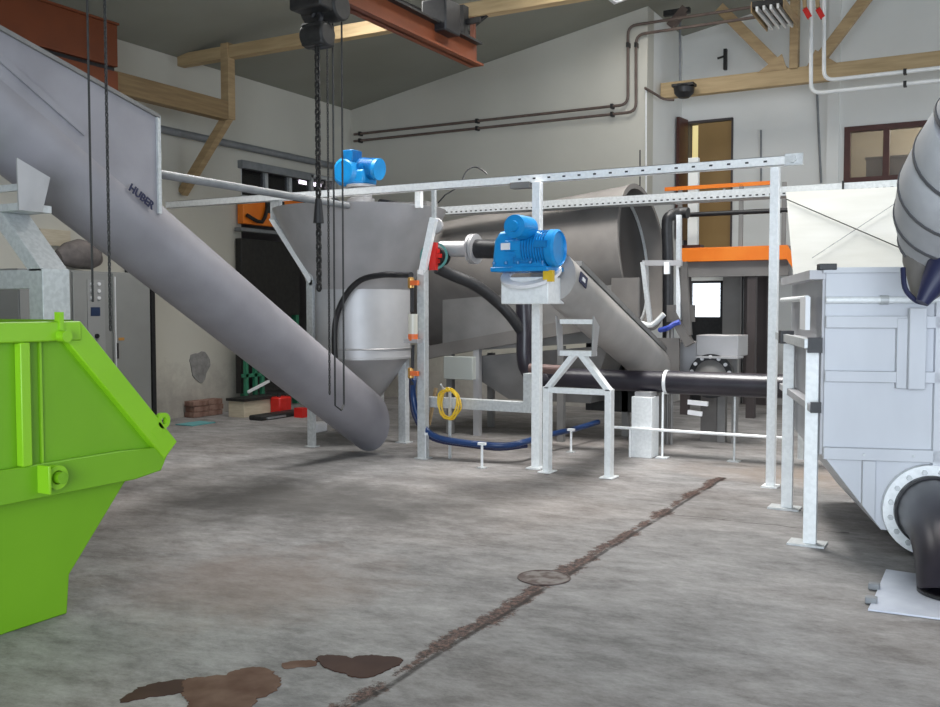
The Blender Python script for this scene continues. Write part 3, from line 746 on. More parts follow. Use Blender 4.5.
# ------ drum
DXc = at(643, 259, Y=11.4)
tlt = math.radians(6.5)
ax = Vector((math.cos(tlt), 0, math.sin(tlt)))
DR = .90
ds = thing('drum_screen', (DXc.x - 1.2, 11.35, 0), 'large beige steel drum with round open end above dark tank', 'drum')
c = DXc + Vector((0, 0, .02))
MB().lathe(c, [(DR, 0), (DR * .99, -1.2), (DR * .96, -3.0), (DR * .90, -3.02), (DR - .03, -.32), (DR - .03, 0), (DR, 0)], axis=ax, n=72).build('drum_shell', STEELB, ds)
MB().ring(c, ax, DR + .012, DR - .05, .03, 72).build('drum_rim', STEELB, ds)
MB().lathe(c, [(DR - .032, -.26), (DR * .3, -.28), (.001, -.28)], axis=ax, n=64).build('drum_baffle', mat('dark_inner_disc', (.05, .046, .045), .6), ds)
MB().ring(c - ax * .24, ax, DR - .031, DR - .06, .03, 64).build('inner_ring', GALV, ds)
# spray bar frame at the opening
f0 = at(642, 262, Y=10.75); f1 = at(655, 322, Y=10.75)
MB().beam(at(643, 262, Y=10.6), at(650, 322, Y=10.6), .05, .05).build('spray_arm', GALV, ds)
MB().beam(at(643, 263, Y=10.6), at(682, 263, Y=10.6), .05, .06).build('spray_bar', STEEL, ds)
MB().beam(at(667, 262, Y=10.55), at(667, 274, Y=10.55), .06, .04).build('nozzle', GALVW, ds)
MB().tube([at(640, 323, Y=10.4), at(652, 325, Y=10.4), at(664, 314, Y=10.4)], .03, 8, 3).build('feed_tube', GALV, ds)
q0, q1 = at(612, 278, Y=10.42), at(639, 318, Y=10.42)
MB().box(q0.x, q1.x, 10.40, 10.45, q1.z, q0.z).build('side_cover', STEELB, ds)
for (px_, py_) in ((592, 330),): pass
# ------ tank under drum
tx0, tx1 = -6.1, -3.2
ty = 10.55
ztop_, zmid, zbot = at(480, 300, Y=ty).z, at(480, 345, Y=ty).z, .78
pA, pB, pC, pD = at(425, 328, Y=ty), at(528, 290, Y=ty), at(528, 336, Y=ty), at(425, 352, Y=ty)
gt = thing('grit_tank', (-4.6, 11.3, 0), 'dark grey steel tank on legs behind yellow hose coil', 'tank')
MB().prism([(-6.25, ty, at(425, 300, Y=ty).z), (-3.95, ty, at(600, 285, Y=ty).z), (-3.95, ty, pC.z - .05), (-6.25, ty, pD.z)], (0, .9, 0)).build('tank_wall', HULL, gt)
MB().beam(at(425, 353, Y=ty - .05), at(620, 318, Y=ty - .05), .12, .16).build('ledge_beam', STEELB, gt)
MB().prism([(-6.2, ty, pD.z - .08), (-4.0, ty, pC.z - .1), (-4.3, ty + .2, .45), (-5.4, ty + .2, .45)], (0, .7, 0)).build('lower_hull', HULL, gt)
q0, q1 = at(445, 356, Y=10.4), at(474, 380, Y=10.4)
MB().box(q0.x, q1.x, 10.36, 10.5, q1.z, q0.z).build('control_box', mat('pale_green_grey', (.42, .44, .41), .5), gt, bev=.008)
for px in (449, 476, 560):
    b = at(px, 432, Z=0); yy = 10.45; xx = at(px, 380, Y=yy).x
    MB().box(xx - .04, xx + .04, yy, yy + .08, 0, 1.15).build('leg', HULL if px != 476 else STEEL, gt)
MB().beam(at(418, 333, Y=10.5), at(426, 310, Y=10.5), .03, .03).build('side_rib', BLACK, gt)
for (xx, yy) in ((-6.0, 11.3), (-4.1, 11.3)): MB().box(xx, xx + .08, yy, yy + .08, 0, 1.0).build('leg', HULL, gt)
q0, q1 = at(586, 342, Y=11.3), at(646, 385, Y=11.3)
MB().prism([(q0.x, 11.3, q0.z), (q1.x, 11.3, q1.z + .05), (q1.x, 11.3, q1.z - .35), (q0.x, 11.3, q1.z - .35)], (0, .4, 0)).build('dark_void_fill', DARK, gt)  # dark box added to fill the black void below the second screw
# base beam between hopper leg and post
by = 8.78
q0, q1 = at(428, 401, Y=by), at(530, 410, Y=by)
o = thing('base_beam', ((q0.x + q1.x) / 2, by, .5), 'low horizontal galvanised beam from hopper leg to tall post', 'beam')
zz = at(480, 405, Y=by).z
MB().box(q0.x - .03, at(540, 405, Y=by).x, by, by + .1, zz - .055, zz + .055).build('beam_body', GALV, o, bev=.004)
MB().box(at(524, 400, Y=by).x, at(531, 400, Y=by).x, by - .02, by + .1, zz - .05, zz + .35).build('end_bracket', GALV, o)
# yellow hose coil
yc = at(449, 403, Y=8.66)
mb = MB()
for i in range(5):
    pts = []
    for k in range(33):
        a = 2 * PI * k / 32 + i
        rr = .115 + .009 * math.sin(3 * a + i * 2) + random.uniform(-.004, .004)
        pts.append(yc + Vector((rr * math.cos(a), (i - 2) * .018, rr * 1.35 * math.sin(a) - i * .004)))
    mb.tube(pts, .009, 6)
coil = mb.build('hose_coil', YELLOW); tag(coil, 'yellow hose coil hanging on the low galvanised beam', 'hose')
coil.location.z = coil.location.z
o = thing('hose_bracket', at(449, 437, Y=8.72), 'thin bracket post through yellow hose coil', 'stand')
b = at(449, 440, Y=8.72); MB().beam((b.x, 8.74, 0), (b.x, 8.74, at(449, 388, Y=8.72).z), .025, .025).build('post', GALV, o)
MB().tube([(b.x, 8.74, at(449, 388, Y=8.72).z), (b.x, 8.6, at(449, 388, Y=8.72).z), (b.x, 8.55, at(449, 386, Y=8.72).z + .03)], .01, 8).build('hook', GALV, o)
o = MB().beam(at(429, 425, Y=8.9), at(436, 388, Y=8.95), .03, .03).build('wooden_stick', TIMB); tag(o, 'thin wooden stick leaning on low beam beside yellow coil', 'stick')

# ================================================================== valve, flange pipe, black pipes
vv = thing('shut_off_valve', at(436, 262, Y=8.75), 'red and teal handwheel valve beside hopper strut', 'valve')
c = at(434, 256, Y=8.7)
MB().ring(c, (.35, -1, .1), .15, .125, .018, 28).build('handwheel', TEAL, vv)
MB().cyl(c + Vector((0, .02, 0)), c + Vector((0, .18, 0)), .10, n=20).build('valve_body', DARK, vv)
mb = MB()
for i in range(7): a = 2 * PI * i / 7; mb.box(c.x + .065 * math.cos(a) - .022, c.x + .065 * math.cos(a) + .022, c.y - .04, c.y + .02, c.z + .07 * math.sin(a) - .022, c.z + .07 * math.sin(a) + .022)
mb.build('red_knob', RED, vv)
MB().box(c.x - .03, c.x + .05, c.y - .05, c.y, c.z - .15, c.z + .14).build('yoke', RED, vv)
fp = thing('flanged_pipe', at(460, 249, Y=8.9), 'short silver pipe with round flange left of large blue motor', 'pipe')
MB().cyl(at(441, 249, Y=8.9), at(473, 249, Y=8.9), .085).build('pipe_run', STEEL, fp)
c = at(473.5, 249, Y=8.9); MB().cyl(c - Vector((.03, 0, 0)), c + Vector((.0, 0, 0)), .16).cyl(c + Vector((.008, 0, 0)), c + Vector((.04, 0, 0)), .16).build('flange', STEEL, fp)
MB().cyl(c + Vector((.04, 0, 0)), at(500, 249, Y=8.9), .10).build('rubber_sleeve', BLACK, fp)
o = MB().lathe(at(436, 226, Y=9.0), [(.001, 0), (.08, .0), (.09, .02), (.08, .05), (.001, .06)], axis=(.3, -1, 0), n=20).build('pressure_gauge', STEEL)
tag(o, 'round steel gauge above the red handwheel valve', 'gauge')
bp = thing('drain_hose', at(500, 300, Y=9.3), 'black ribbed hose falling from hopper valve to the low black pipe', 'pipe')
MB().tube([at(437, 268, Y=8.95), at(452, 275, Y=9.1), at(475, 285, Y=9.3), at(495, 300, Y=9.5), at(510, 315, Y=9.6), at(521, 330, Y=9.7)], .065, 14, 5).build('hose_run', BLACK, bp)
MB().tube([at(524, 300, Y=9.75), at(525, 330, Y=9.75), at(525, 358, Y=9.75), at(529, 371, Y=9.8), at(540, 379, Y=9.9), at(552, 380, Y=10)], .095, 16, 5).build('riser_pipe', PE, bp)
pp = thing('sewage_pipe', (-3.0, 10, .6), 'thick glossy black pipe running low towards the tall right post', 'pipe')
pz0 = at(560, 378, Y=10).z
MB().cyl((at(545, 378, Y=10).x, 10, pz0), (at(667, 381, Y=10).x, 10, pz0), .115, n=32).build('pipe_run', PE, pp)
MB().cyl((at(667, 381, Y=10).x, 10, pz0), (.2, 10, pz0), .125, n=32).build('pipe_run', PE, pp)
MB().ring((at(667, 381, Y=10).x, 10, pz0), (1, 0, 0), .132, .11, .035).build('pipe_clamp', GALVW, pp)
b = at(667, 381, Y=10); MB().cyl((b.x, 9.86, 0), (b.x, 9.86, pz0 - .1), .012, n=10).box(b.x - .06, b.x + .06, 9.8, 9.92, 0, .012).build('support_rod', GALVW, pp)
b = at(735, 381, Y=10); MB().cyl((b.x, 10.0, 0), (b.x, 10.0, pz0 - .1), .012, n=10).box(b.x - .06, b.x + .06, 9.94, 10.06, 0, .012).build('support_rod', GALV, pp)
# small brown pipe behind frame
o = MB().cyl(at(530, 368, Y=9.4), at(562, 370, Y=9.4), .05).build('connector_pipe', mat('brown_pipe', (.16, .10, .09), .5)); tag(o, 'short brown pipe piece behind the tall middle post', 'pipe')
# pale pedestal box
bx = thing('pedestal', at(643, 458, Z=0), 'pale grey square pedestal under the thick black pipe', 'pedestal')
b0_, b1_ = at(631, 457, Z=0), at(655, 457, Z=0)
zz = at(643, 397, Y=b0_.y).z
MB().box(b0_.x, b1_.x, b0_.y, b0_.y + .25, 0, zz).build('column', GALVW, bx, bev=.006)
MB().box(b0_.x + .03, b1_.x - .01, b0_.y + .02, b0_.y + .2, zz, zz + .05).build('cap', STEEL, bx)
# thin white rail low
y9 = 9.75
zz = at(690, 432, Y=y9).z
rl = thing('guard_rod', (-2.5, y9, .2), 'thin white horizontal rod low above floor before the pedestal', 'rail')
MB().cyl((at(611, 430, Y=y9).x, y9, zz), (at(783, 432, Y=y9).x, y9, zz), .016, n=10).build('rod', GALVW, rl)
for px in (612, 630): x_ = at(px, 440, Y=y9).x; MB().cyl((x_, y9, 0), (x_, y9, zz), .013, n=8).build('post', GALVW, rl)

# pump assembly behind the pipe
pu = thing('pump_unit', (-2.9, 11.6, 0), 'grey pump unit with bolted black flange behind thick black pipe', 'pump')
py_ = 11.2
q0, q1 = at(696, 335, Y=py_), at(738, 357, Y=py_)
MB().box(q0.x, q1.x, py_, py_ + .5, q1.z, q0.z).build('cover_box', STEEL, pu, bev=.01)
q0, q1 = at(676, 342, Y=py_), at(700, 378, Y=py_)
MB().box(q0.x, q1.x, py_ + .05, py_ + .5, q1.z, q0.z).build('side_plate', STEEL, pu, bev=.01)
q0 = at(722, 357, Y=py_); MB().beam((at(700, 357, Y=py_).x, py_ - .02, q0.z), (at(741, 357, Y=py_).x, py_ - .02, q0.z), .3, .02).build('lip', STEEL, pu)
c = at(711, 376, Y=py_ - .05)
MB().ring(c, (0, -1, 0), .26, .19, .05, 40).build('flange', BLACK, pu)
MB().lathe(c, [(.20, -.03), (.19, .02), (.12, .08), (.001, .1)], axis=(0, -1, 0), n=32).build('dome', HULL, pu)
for i in range(7):
    a = PI * (i + .5) / 7; MB().cyl(c + Vector((.225 * math.cos(a), -.02, .225 * math.sin(a))), c + Vector((.225 * math.cos(a), -.05, .225 * math.sin(a))), .022, n=8).build('bolt', WHITE, pu)
for px, w_ in ((710, .1), (722, .05), (735, .03)):
    b = at(px, 410, Y=py_ + .2); MB().box(b.x - w_, b.x + w_, py_ + .15, py_ + .25, 0, 1.0).build('leg', STEELB if w_ > .06 else HULL, pu)
MB().beam(at(688, 402, Y=10.7), at(708, 404, Y=10.7), .04, .05).build('bracket', WHITE, pu)
MB().beam(at(688, 412, Y=10.7), at(702, 414, Y=10.7), .04, .05).build('bracket', WHITE, pu)
MB().box(at(652, 390, Y=11).x, at(664, 390, Y=11).x, 11, 11.2, 0, .7).build('motor_block', HULL, pu)
# blue cable bundle and control column near the drum
o = MB().tube([at(660, 330, Y=10.6), at(668, 328, Y=10.5), at(674, 324, Y=10.5), at(680, 322, Y=10.5)], .03, 8, 3).build('cable_bundle', mat('blue_cable', (.03, .06, .35), .4)); tag(o, 'small blue cable bundle below the open end of the drum', 'cable')
gc = thing('drum_stand', at(676, 330, Y=10.9), 'upright grey steel frame beside the open drum end', 'stand')
MB().beam(at(679, 215, Y=10.9), at(679, 320, Y=10.9), .05, .06).build('post', GALVW, gc)
MB().beam(at(672, 312, Y=10.9), at(690, 345, Y=10.9), .1, .1).build('elbow_plate', STEELB, gc)
MB().beam(at(683, 262, Y=10.9), at(688, 335, Y=10.9), .09, .06).build('side_strip', STEELB, gc)
b0_, b1_ = at(668, 305, Y=11.0), at(688, 322, Y=11.0)
MB().box(b0_.x, b1_.x, 10.95, 11.3, b1_.z, b0_.z).build('head_box', STEELB, gc)
for px in (668, 672): b = at(px, 350, Y=10.9); MB().cyl((b.x, 10.9, 0), (b.x, 10.9, 1.4), .02, n=8).build('leg', HULL, gc)
o = MB().tube([at(688, 213, Y=11.9), at(680, 213, Y=11.9), at(669, 217, Y=11.8), at(667, 228, Y=11.8), at(668, 260, Y=11.8), at(668, 330, Y=11.8), at(668, 345, Y=11.8)], .07, 16, 4).build('vent_pipe', BLACK); tag(o, 'black vent pipe bending down behind the open drum', 'pipe')

# ================================================================== rail with posts, cable tray
RY = 8.7
pr = at(783, 160, Y=RY); plft = at(168, 206, Y=RY)
zR = (pr.z + plft.z) / 2
rl = thing('support_rail', (-5, RY, zR), 'long galvanised strut rail spanning above hopper to the right post', 'rail')
xR = at(792, 160, Y=RY).x
# open channel section with slots
MB().box(plft.x, xR, RY - .04, RY - .036, zR - .04, zR + .04).box(plft.x, xR, RY - .04, RY + .05, zR + .036, zR + .04).box(plft.x, xR, RY - .04, RY + .05, zR - .04, zR - .036).build('channel', GALVW, rl)
MB().box(plft.x, plft.x + .02, RY - .042, RY + .05, zR - .042, zR + .042).build('end_cap', PIPEW, rl)
mb = MB()
x = at(520, 170, Y=RY).x
while x < xR - .1:
    mb.box(x, x + .03, RY - .0415, RY - .0395, zR - .008, zR + .008); x += .16
mb.build('slot', BLACK, rl)
MB().box(xR - .05, xR + .1, RY - .06, RY - .03, zR - .05, zR + .05).cyl((xR + .02, RY - .05, zR), (xR + .02, RY - .1, zR), .03).build('corner_bracket', GALV, rl)
MB().box(at(513, 180, Y=RY).x, at(532, 180, Y=RY).x, RY - .07, RY + .04, zR - .09, zR - .03).build('post_bracket', HULL, rl)
def post(px, lab, Yp, ztop, w, m, extra=True):
    x_ = at(px, 300, Y=Yp).x
    o = thing('steel_post', (x_, Yp, 0), lab, 'post', 'tall posts under the strut rail')
    MB().box(x_ - w / 2, x_ + w / 2, Yp, Yp + .08, .01, ztop).build('post_shaft', m, o, bev=.004)
    MB().box(x_ - w * .9, x_ + w * .9, Yp - .05, Yp + .12, 0, .014).build('base_plate', m, o)
    return x_
post(772.5, 'tall galvanised post under the right end of the strut rail', RY + .0, zR - .045, .075, GALVW)
post(535.5, 'tall galvanised post behind the large blue motor', RY - .12, zR - .045, .085, GALVW)
tag(MB().tube([at(460, 186, Y=8.75), at(466, 172, Y=8.7), at(474, 167, Y=8.7), at(482, 170, Y=8.7), at(487, 174, Y=8.7)], .008, 6, 4).tube([at(460, 186, Y=8.75), at(445, 195, Y=8.8), at(438, 203, Y=8.8)], .007, 6).build('loose_cable', BLACK), 'thin black cable looping over the strut rail', 'cable')
tag(MB().tube([at(700, 182, Y=8.75), at(700, 150, Y=8.75)], .008, 6).build('cable_tie', BLACK), 'short thin black wire end beside the doorway rail', 'cable') if False else None

TY = 10.5
tt = thing('cable_tray', (-2, TY, 2.9), 'perforated galvanised cable tray behind the strut rail', 'cable tray')
z1t = at(700, 196, Y=TY).z
x0, x1 = at(425, 200, Y=TY).x, at(912, 182, Y=TY).x
MB().box(x0, x1, TY, TY + .25, z1t - .05, z1t - .046).box(x0, x1, TY, TY + .004, z1t - .05, z1t + .05).box(x0, x1, TY + .246, TY + .25, z1t - .05, z1t + .05).build('tray_channel', GALV, tt)
mb = MB(); x = x0 + .1
while x < x1 - .1: mb.box(x, x + .028, TY - .001, TY + .0, z1t - .03, z1t - .015); x += .07
mb.build('perforation', DARK, tt)['kind'] = 'stuff'
mb = MB().tube([at(640, 186, Y=TY), at(640, 150, Y=TY)], .008, 6); 
mb.build('suspension_wire', DARK, tt)
MB().tube([at(843, 181, Y=TY - .02), at(843, 196, Y=TY - .02)], .012, 6).build('clip', DARK, tt)
# cream panel behind the right tank
cp0, cp1, cp2, cp3 = at(786, 192, Y=10.42), at(912, 186, Y=10.42), at(912, 285, Y=10.42), at(794, 285, Y=10.42)
cp = thing('insulation_panel', ((cp0.x + cp1.x) / 2, 10.42, 1.4), 'large cream panel with crossed wires behind right tank', 'panel')
MB().prism([cp3, cp2, cp1, cp0], (0, .05, 0)).build('board', BOARD, cp)
MB().tube([at(786, 199, Y=10.40), at(905, 250, Y=10.40)], .006, 6).build('wire', DARK, cp)
MB().tube([at(812, 258, Y=10.40), at(905, 197, Y=10.40)], .0035, 6).build('wire', GREYP, cp)
for px in (800, 900): x_ = at(px, 280, Y=10.45).x; MB().box(x_, x_ + .06, 10.47, 10.53, 0, cp3.z + .3).build('leg', GALV, cp)

# ================================================================== mezzanine
MY = 13.9
mzx0, mzx1 = at(678, 254, Y=MY).x, at(787, 254, Y=MY).x
zt0, zt1_ = at(720, 247, Y=MY).z, at(720, 261, Y=MY).z
me_ = thing('mezzanine', ((mzx0 + mzx1) / 2, 15, zt1_), 'orange-edged mezzanine platform below the tan upper door', 'platform')
MB().box(mzx0, mzx1, MY, MY + .12, zt1_, zt0).build('edge_beam', ORANGE, me_, bev=.006)
MB().box(mzx0 + .02, mzx1, MY + .12, YF - .02, zt0 - .06, zt0).build('deck', GPANEL, me_)
MB().box(mzx0 + .02, mzx1, MY + .1, MY + .3, zt1_ - .22, zt1_).build('soffit_beam', GPANEL, me_)
MB().prism([(mzx1, MY, zt0), (mzx1, MY, zt1_), at(797, 275, Y=MY), at(797, 262, Y=MY)], (0, .06, 0)).build('stair_stringer', ORANGE, me_)
zh0 = at(720, 185.5, Y=MY).z; zh1 = at(720, 213, Y=MY).z
MB().beam((at(664, 187, Y=MY).x, MY + .05, zh0), (at(770, 187, Y=MY).x, MY + .05, zh0), .04, .055).build('handrail', ORANGE, me_)
MB().cyl((at(672, 213, Y=MY).x, MY + .05, zh1), (mzx1, MY + .05, zh1), .035).build('mid_rail', BLACK, me_)
for px in (679, 740, 783): x_ = at(px, 230, Y=MY).x; MB().box(x_ - .03, x_ + .03, MY + .03, MY + .07, zt0, zh0).build('rail_post', HULL, me_)
for px in (683, 750): x_ = at(px, 230, Y=MY).x; MB().box(x_ - .06, x_ + .06, MY + .14, MY + .26, 0, zt1_ - .2).build('column', DARKP, me_)
p0, p1 = at(694, 158, Y=MY + .5), at(694, 238, Y=MY + .5)
o = thing('white_post', (p0.x, MY + .5, zt0), 'bright white post standing on mezzanine before the tan door', 'post')
MB().box(p0.x - .075, p0.x + .075, MY + .45, MY + .55, zt0 + .06, p0.z).build('post_shaft', mat('bright_white_paint', (.93, .95, .92), .4), o, bev=.004)
MB().box(p0.x - .14, p0.x + .14, MY + .4, MY + .6, zt0, zt0 + .07).build('base_plate', REDBR, o)
# panels under the mezzanine
for a_, b_, m_, lab in ((723, 742, GPANEL, 'grey upright wall panel right of bright low window'), (744, 768, DARKP, 'dark brown upright wall panel behind the tall right post')):
    q0, q1 = at(a_, 300, Y=YF - .1), at(b_, 300, Y=YF - .1)
    tag(MB().box(q0.x, q1.x, YF - .12, YF - .02, 0, zt1_ - .05).box(q1.x - .03, q1.x, YF - .14, YF - .12, 0, zt1_ - .05).build('wall_panel', m_), lab, 'panel')

# ================================================================== right tank
def leg_at(px, py): return at(px, py, Z=0)
LB, LCc = leg_at(787, 509), leg_at(810, 545)
O = at(822.5, 455, d=6.32); O.z = 0
TA = math.radians(17)
TM = Matrix.Translation(O) @ Matrix.Rotation(TA, 4, 'Z')
def tz(py, px=880): # height on the tank's front face
    p = TM @ Vector((.4, 0, 0)); n = TM.to_3x3() @ Vector((0, 1, 0))
    r = Fv + Rv * ((px - 470) / F_PX) + Uv * ((353.5 - py) / F_PX)
    t = (p - CAM).dot(n) / r.dot(n); return CAM + r * t
def tl(px, py): return TM.inverted() @ tz(py, px)
tk = thing('separator_tank', TM @ Vector((.8, .8, 0)), 'large pale grey steel tank with flanged outlet at right edge', 'tank')
W_, DP = 2.3, 1.7
zT, zK = tl(830, 270).z, tl(825, 455).z
zB = tl(880, 530).z; xB = tl(881, 530).x
mb = MB().prism([TM @ Vector(p) for p in ((0, 0, zK), (xB, 0, zB), (W_, 0, zB), (W_, 0, zT), (0, 0, zT))], TM.to_3x3() @ Vector((0, DP, 0)))
mb.build('tank_body', TANKM, tk, bev=.005)
zf = tl(880, 300).z
MB().cyl(TM @ Vector((0, -.03, zf)), TM @ Vector((W_, -.03, zf)), .022).build('top_pipe', GALVW, tk)
c = tl(884, 299); MB().cyl(TM @ Vector((c.x - .03, -.03, zf)), TM @ Vector((c.x + .02, -.03, zf)), .03).build('pipe_joint', GALV, tk)
def hb_(pya, pyb, x0, x1, name, th=.05, m=TANKM):
    za_, zb_ = tl(880, pya).z, tl(880, pyb).z
    MB().box(x0, x1, -th, 0, zb_, za_, TM).build(name, m, tk, bev=.004)
xm0, xm1 = tl(896, 300).x, tl(923, 300).x
hb_(316, 328, 0, W_, 'stiffener'); hb_(371, 382, 0, W_, 'stiffener'); hb_(448, 460, 0, W_, 'stiffener')
MB().box(xm0, xm1, -.055, 0, tl(900, 388).z, tl(900, 318).z, TM).build('bracket_plate', TANKM, tk, bev=.004)
MB().box(tl(906, 300).x, xm1 + .0, -.11, -.055, tl(900, 388).z, tl(900, 308).z, TM).build('bracket_channel', TANKM, tk, bev=.006)
xa_, xb_ = tl(861, 490).x, tl(874, 490).x; zd_ = lambda x: zK + (zB - zK) * x / xB; zt_ = tl(868, 460).z
MB().prism([TM @ Vector((x, -.045, z)) for x, z in ((xa_, zd_(xa_)), (xb_, max(zB, zd_(xb_))), (xb_, zt_), (xa_, zt_))], TM.to_3x3() @ Vector((0, .045, 0))).build('stiffener', TANKM, tk, bev=.004)
x_ = tl(942, 340).x; MB().box(x_ - .05, x_ + .03, -.05, 0, zB, zT, TM).build('stiffener', TANKM, tk)
MB().box(-.02, W_, -.04, -.0, zT - .02, zT + .015, TM).build('top_rim', TANKM, tk)
c_ = tl(826, 270); MB().box(-.05, .06, -.06, .05, zT + .0, zT + .04, TM).build('corner_cap', BLACK, tk, bev=.004)
# bolts along rim
for i in range(7): MB().cyl(TM @ Vector((.25 + i * .3, -.05, tl(880, 454).z)), TM @ Vector((.25 + i * .3, -.062, tl(880, 454).z)), .009, n=8).build('bolt', GALV, tk)
# left side apparatus: frame attached beside the tank
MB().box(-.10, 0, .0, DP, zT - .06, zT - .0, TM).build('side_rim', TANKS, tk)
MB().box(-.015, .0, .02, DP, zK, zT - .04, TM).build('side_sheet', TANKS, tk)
MB().cyl(TM @ Vector((-.08, .25, tl(822, 298).z)), TM @ Vector((-.08, DP + .1, tl(822, 298).z)), .02).build('side_pipe', GALVW, tk)
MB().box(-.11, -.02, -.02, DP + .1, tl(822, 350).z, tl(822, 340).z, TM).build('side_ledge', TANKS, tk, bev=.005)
MB().box(-.13, -.10, -.04, DP + .1, tl(822, 348).z - .0, tl(822, 342).z + .02, TM).build('side_channel', GALV, tk)
a_ = tl(818, 345); MB().box(-.11, -.02, -.06, -.02, a_.z - .05, a_.z + .05, TM).build('channel_end', BLACK, tk)
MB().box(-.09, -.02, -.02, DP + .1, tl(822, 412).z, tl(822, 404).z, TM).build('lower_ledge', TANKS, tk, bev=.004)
a_ = tl(818, 407); MB().box(-.085, -.02, -.05, -.02, a_.z - .035, a_.z + .035, TM).build('channel_end', BLACK, tk)
a_ = tl(818, 315); MB().box(-.12, -.09, .02, .3, a_.z - .1, a_.z + .1, TM).box(-.12, -.09, .02, .3, a_.z + .1, a_.z + .12, TM).build('side_handle', WHITE, tk)
a_ = tl(822, 320)
MB().box(-.15, -.05, 1.2, 1.36, a_.z - .2, a_.z - .1, TM).build('limit_switch', BLACK, tk)
for b, ztop in ((LCc, tl(822, 345).z), (LB, 1.33)):
    l = MB().box(b.x - .045, b.x + .04, b.y - .02, b.y + .03, .012, ztop)
    l.build('leg', GALVW, tk, bev=.004)
    MB().box(b.x - .14, b.x + .1, b.y - .07, b.y + .1, 0, .014).build('foot_plate', GALV, tk)
b3 = TM @ Vector((W_ - .3, DP - .3, 0)); MB().box(b3.x - .05, b3.x + .05, b3.y - .05, b3.y + .05, 0, zB).build('leg', GALV, tk)
b3 = TM @ Vector((W_ - .2, .1, 0)); MB().box(b3.x - .05, b3.x + .05, b3.y - .05, b3.y + .05, 0, zB).build('leg', GALV, tk)
# flange + bolts
fc = tl(929, 509); fR = (tl(929, 464).z - tl(929, 554).z) / 2
cw = TM @ Vector((fc.x, -.03, fc.z)); nw = TM.to_3x3() @ Vector((0, -1, 0))
MB().ring(cw + nw * .01, nw, fR, fR * .7, .05, 56).build('outlet_flange', GALVW, tk)
ux = TM.to_3x3() @ Vector((1, 0, 0))
for i in range(16):
    a = 2 * PI * (i + .5) / 16; cc = cw + nw * .03 + (ux * math.cos(a) + Vector((0, 0, 1)) * math.sin(a)) * fR * .86
    MB().cyl(cc, cc + nw * .03, .017, n=6).build('bolt', GALV, tk)
# black elbow
el = thing('elbow_pipe', (cw.x, cw.y, 0), 'thick black elbow pipe from tank flange down to floor plate', 'pipe')
ctr = cw + nw * .05
base = at(957, 596, Z=0)
hd = Vector((base.x - ctr.x, base.y - ctr.y, 0)); 
pr_ = .235
pts = [ctr]
dist = hd.length; hdn = nw
E = ctr + nw * .12
Rb = .32
down = Vector((base.x, base.y, 0))
target = Vector((base.x, base.y, ctr.z - .42))
for k in range(1, 9):
    t_ = k / 8
    P1, P2 = ctr + nw * .30, Vector((target.x, target.y, ctr.z - .02))
    pts.append((1 - t_) ** 3 * ctr + 3 * (1 - t_) ** 2 * t_ * P1 + 3 * (1 - t_) * t_ ** 2 * P2 + t_ ** 3 * target)
pts.append(Vector((base.x, base.y, .014)))
rs = [fR * .74] + [fR * .72 - (fR * .72 - .20) * min(1, k / 8) for k in range(1, 9)] + [.195]
MB().tube(pts, rs, 36).build('elbow', PE, el)
MB().ring(ctr - nw * .0, nw, fR * .78, fR * .7, .05, 48).build('collar', BLACK, el)
MB().ring((base.x, base.y, .022), (0, 0, 1), .205, .17, .016, 32).build('foot_ring', BLACK, el)
P_ = [at(886, 571, Z=0), at(1000, 588, Z=0), at(1000, 628, Z=0), at(868, 611, Z=0), at(874, 600, Z=0)]
bp_ = thing('floor_plate', P_[3], 'crumpled pale metal sheet on floor under the black elbow', 'plate')
MB().prism([(p.x, p.y, .002) for p in P_], (0, 0, .01)).build('sheet', mat('pale_sheet', (.55, .58, .66), .35, .3, (.68, .71, .78), 5, bump=.2, bscale=8), bp_)
for (px, py) in ((871, 604), (874, 590)):
    q = at(px, py, Z=0); MB().box(q.x - .03, q.x + .03, q.y - .02, q.y + .03, .003, .04).build('corner_bolt', GREYP, bp_, bev=.005)

# ================================================================== hose duct at top right
du = thing('air_duct', at(930, 230, d=5.4), 'segmented pale grey duct hanging before the red-brown window', 'duct')
cl = [(1022, 92, 62, 4.6), (1000, 128, 64, 4.75), (982, 160, 65, 4.95), (969, 189, 66, 5.15), (961, 214, 62, 5.32), (957, 238, 54, 5.45)]
pts = [at(a, b, d=e) for a, b, c, e in cl]; rr = [c * e / F_PX for a, b, c, e in cl]
dd = 5.45
for i in range(len(cl) - 1):
    p, q = pts[i], pts[i + 1]; u_ = (q - p).normalized()
    MB().tube([p, p + u_ * .01, q - u_ * .01, q + u_ * .02], [rr[i] * .98, rr[i], rr[i + 1], rr[i + 1] * .98], 40).build('segment', DUCT, du)
    MB().ring(q, u_, rr[i + 1] + .006, rr[i + 1] - .02, .02, 40).build('seam', mat('seam_grey', (.10, .10, .11), .6) if i == 0 else bpy.data.materials['seam_grey'], du)
top_ = Vector((pts[0].x + .12, pts[0].y + .05, roof(pts[0].x + .12) - .11))
MB().tube([pts[0] - (pts[1] - pts[0]).normalized() * .02, pts[0] + Vector((.06, .02, .12)), Vector((top_.x, top_.y, pts[0].z + .4)), top_], rr[0] * .97, 40).build('riser', DUCT, du)
p, q = at(945, 240, d=dd), at(921, 300, d=dd)
MB().tube([p, (p + q) / 2, q], [.235, .17, .05], 28).build('funnel', STEELB, du)
MB().tube([at(903, 268, d=dd - .12), at(905, 288, d=dd - .15), at(915, 300, d=dd - .15), at(924, 303, d=dd - .15)], .014, 8, 4).build('rim_wire', NAVY, du)
MB().tube([at(952, 262, d=dd - .2), at(934, 282, d=dd - .2), at(922, 303, d=dd - .2)], [.13, .07, .035], 20).build('strap', NAVY, du)

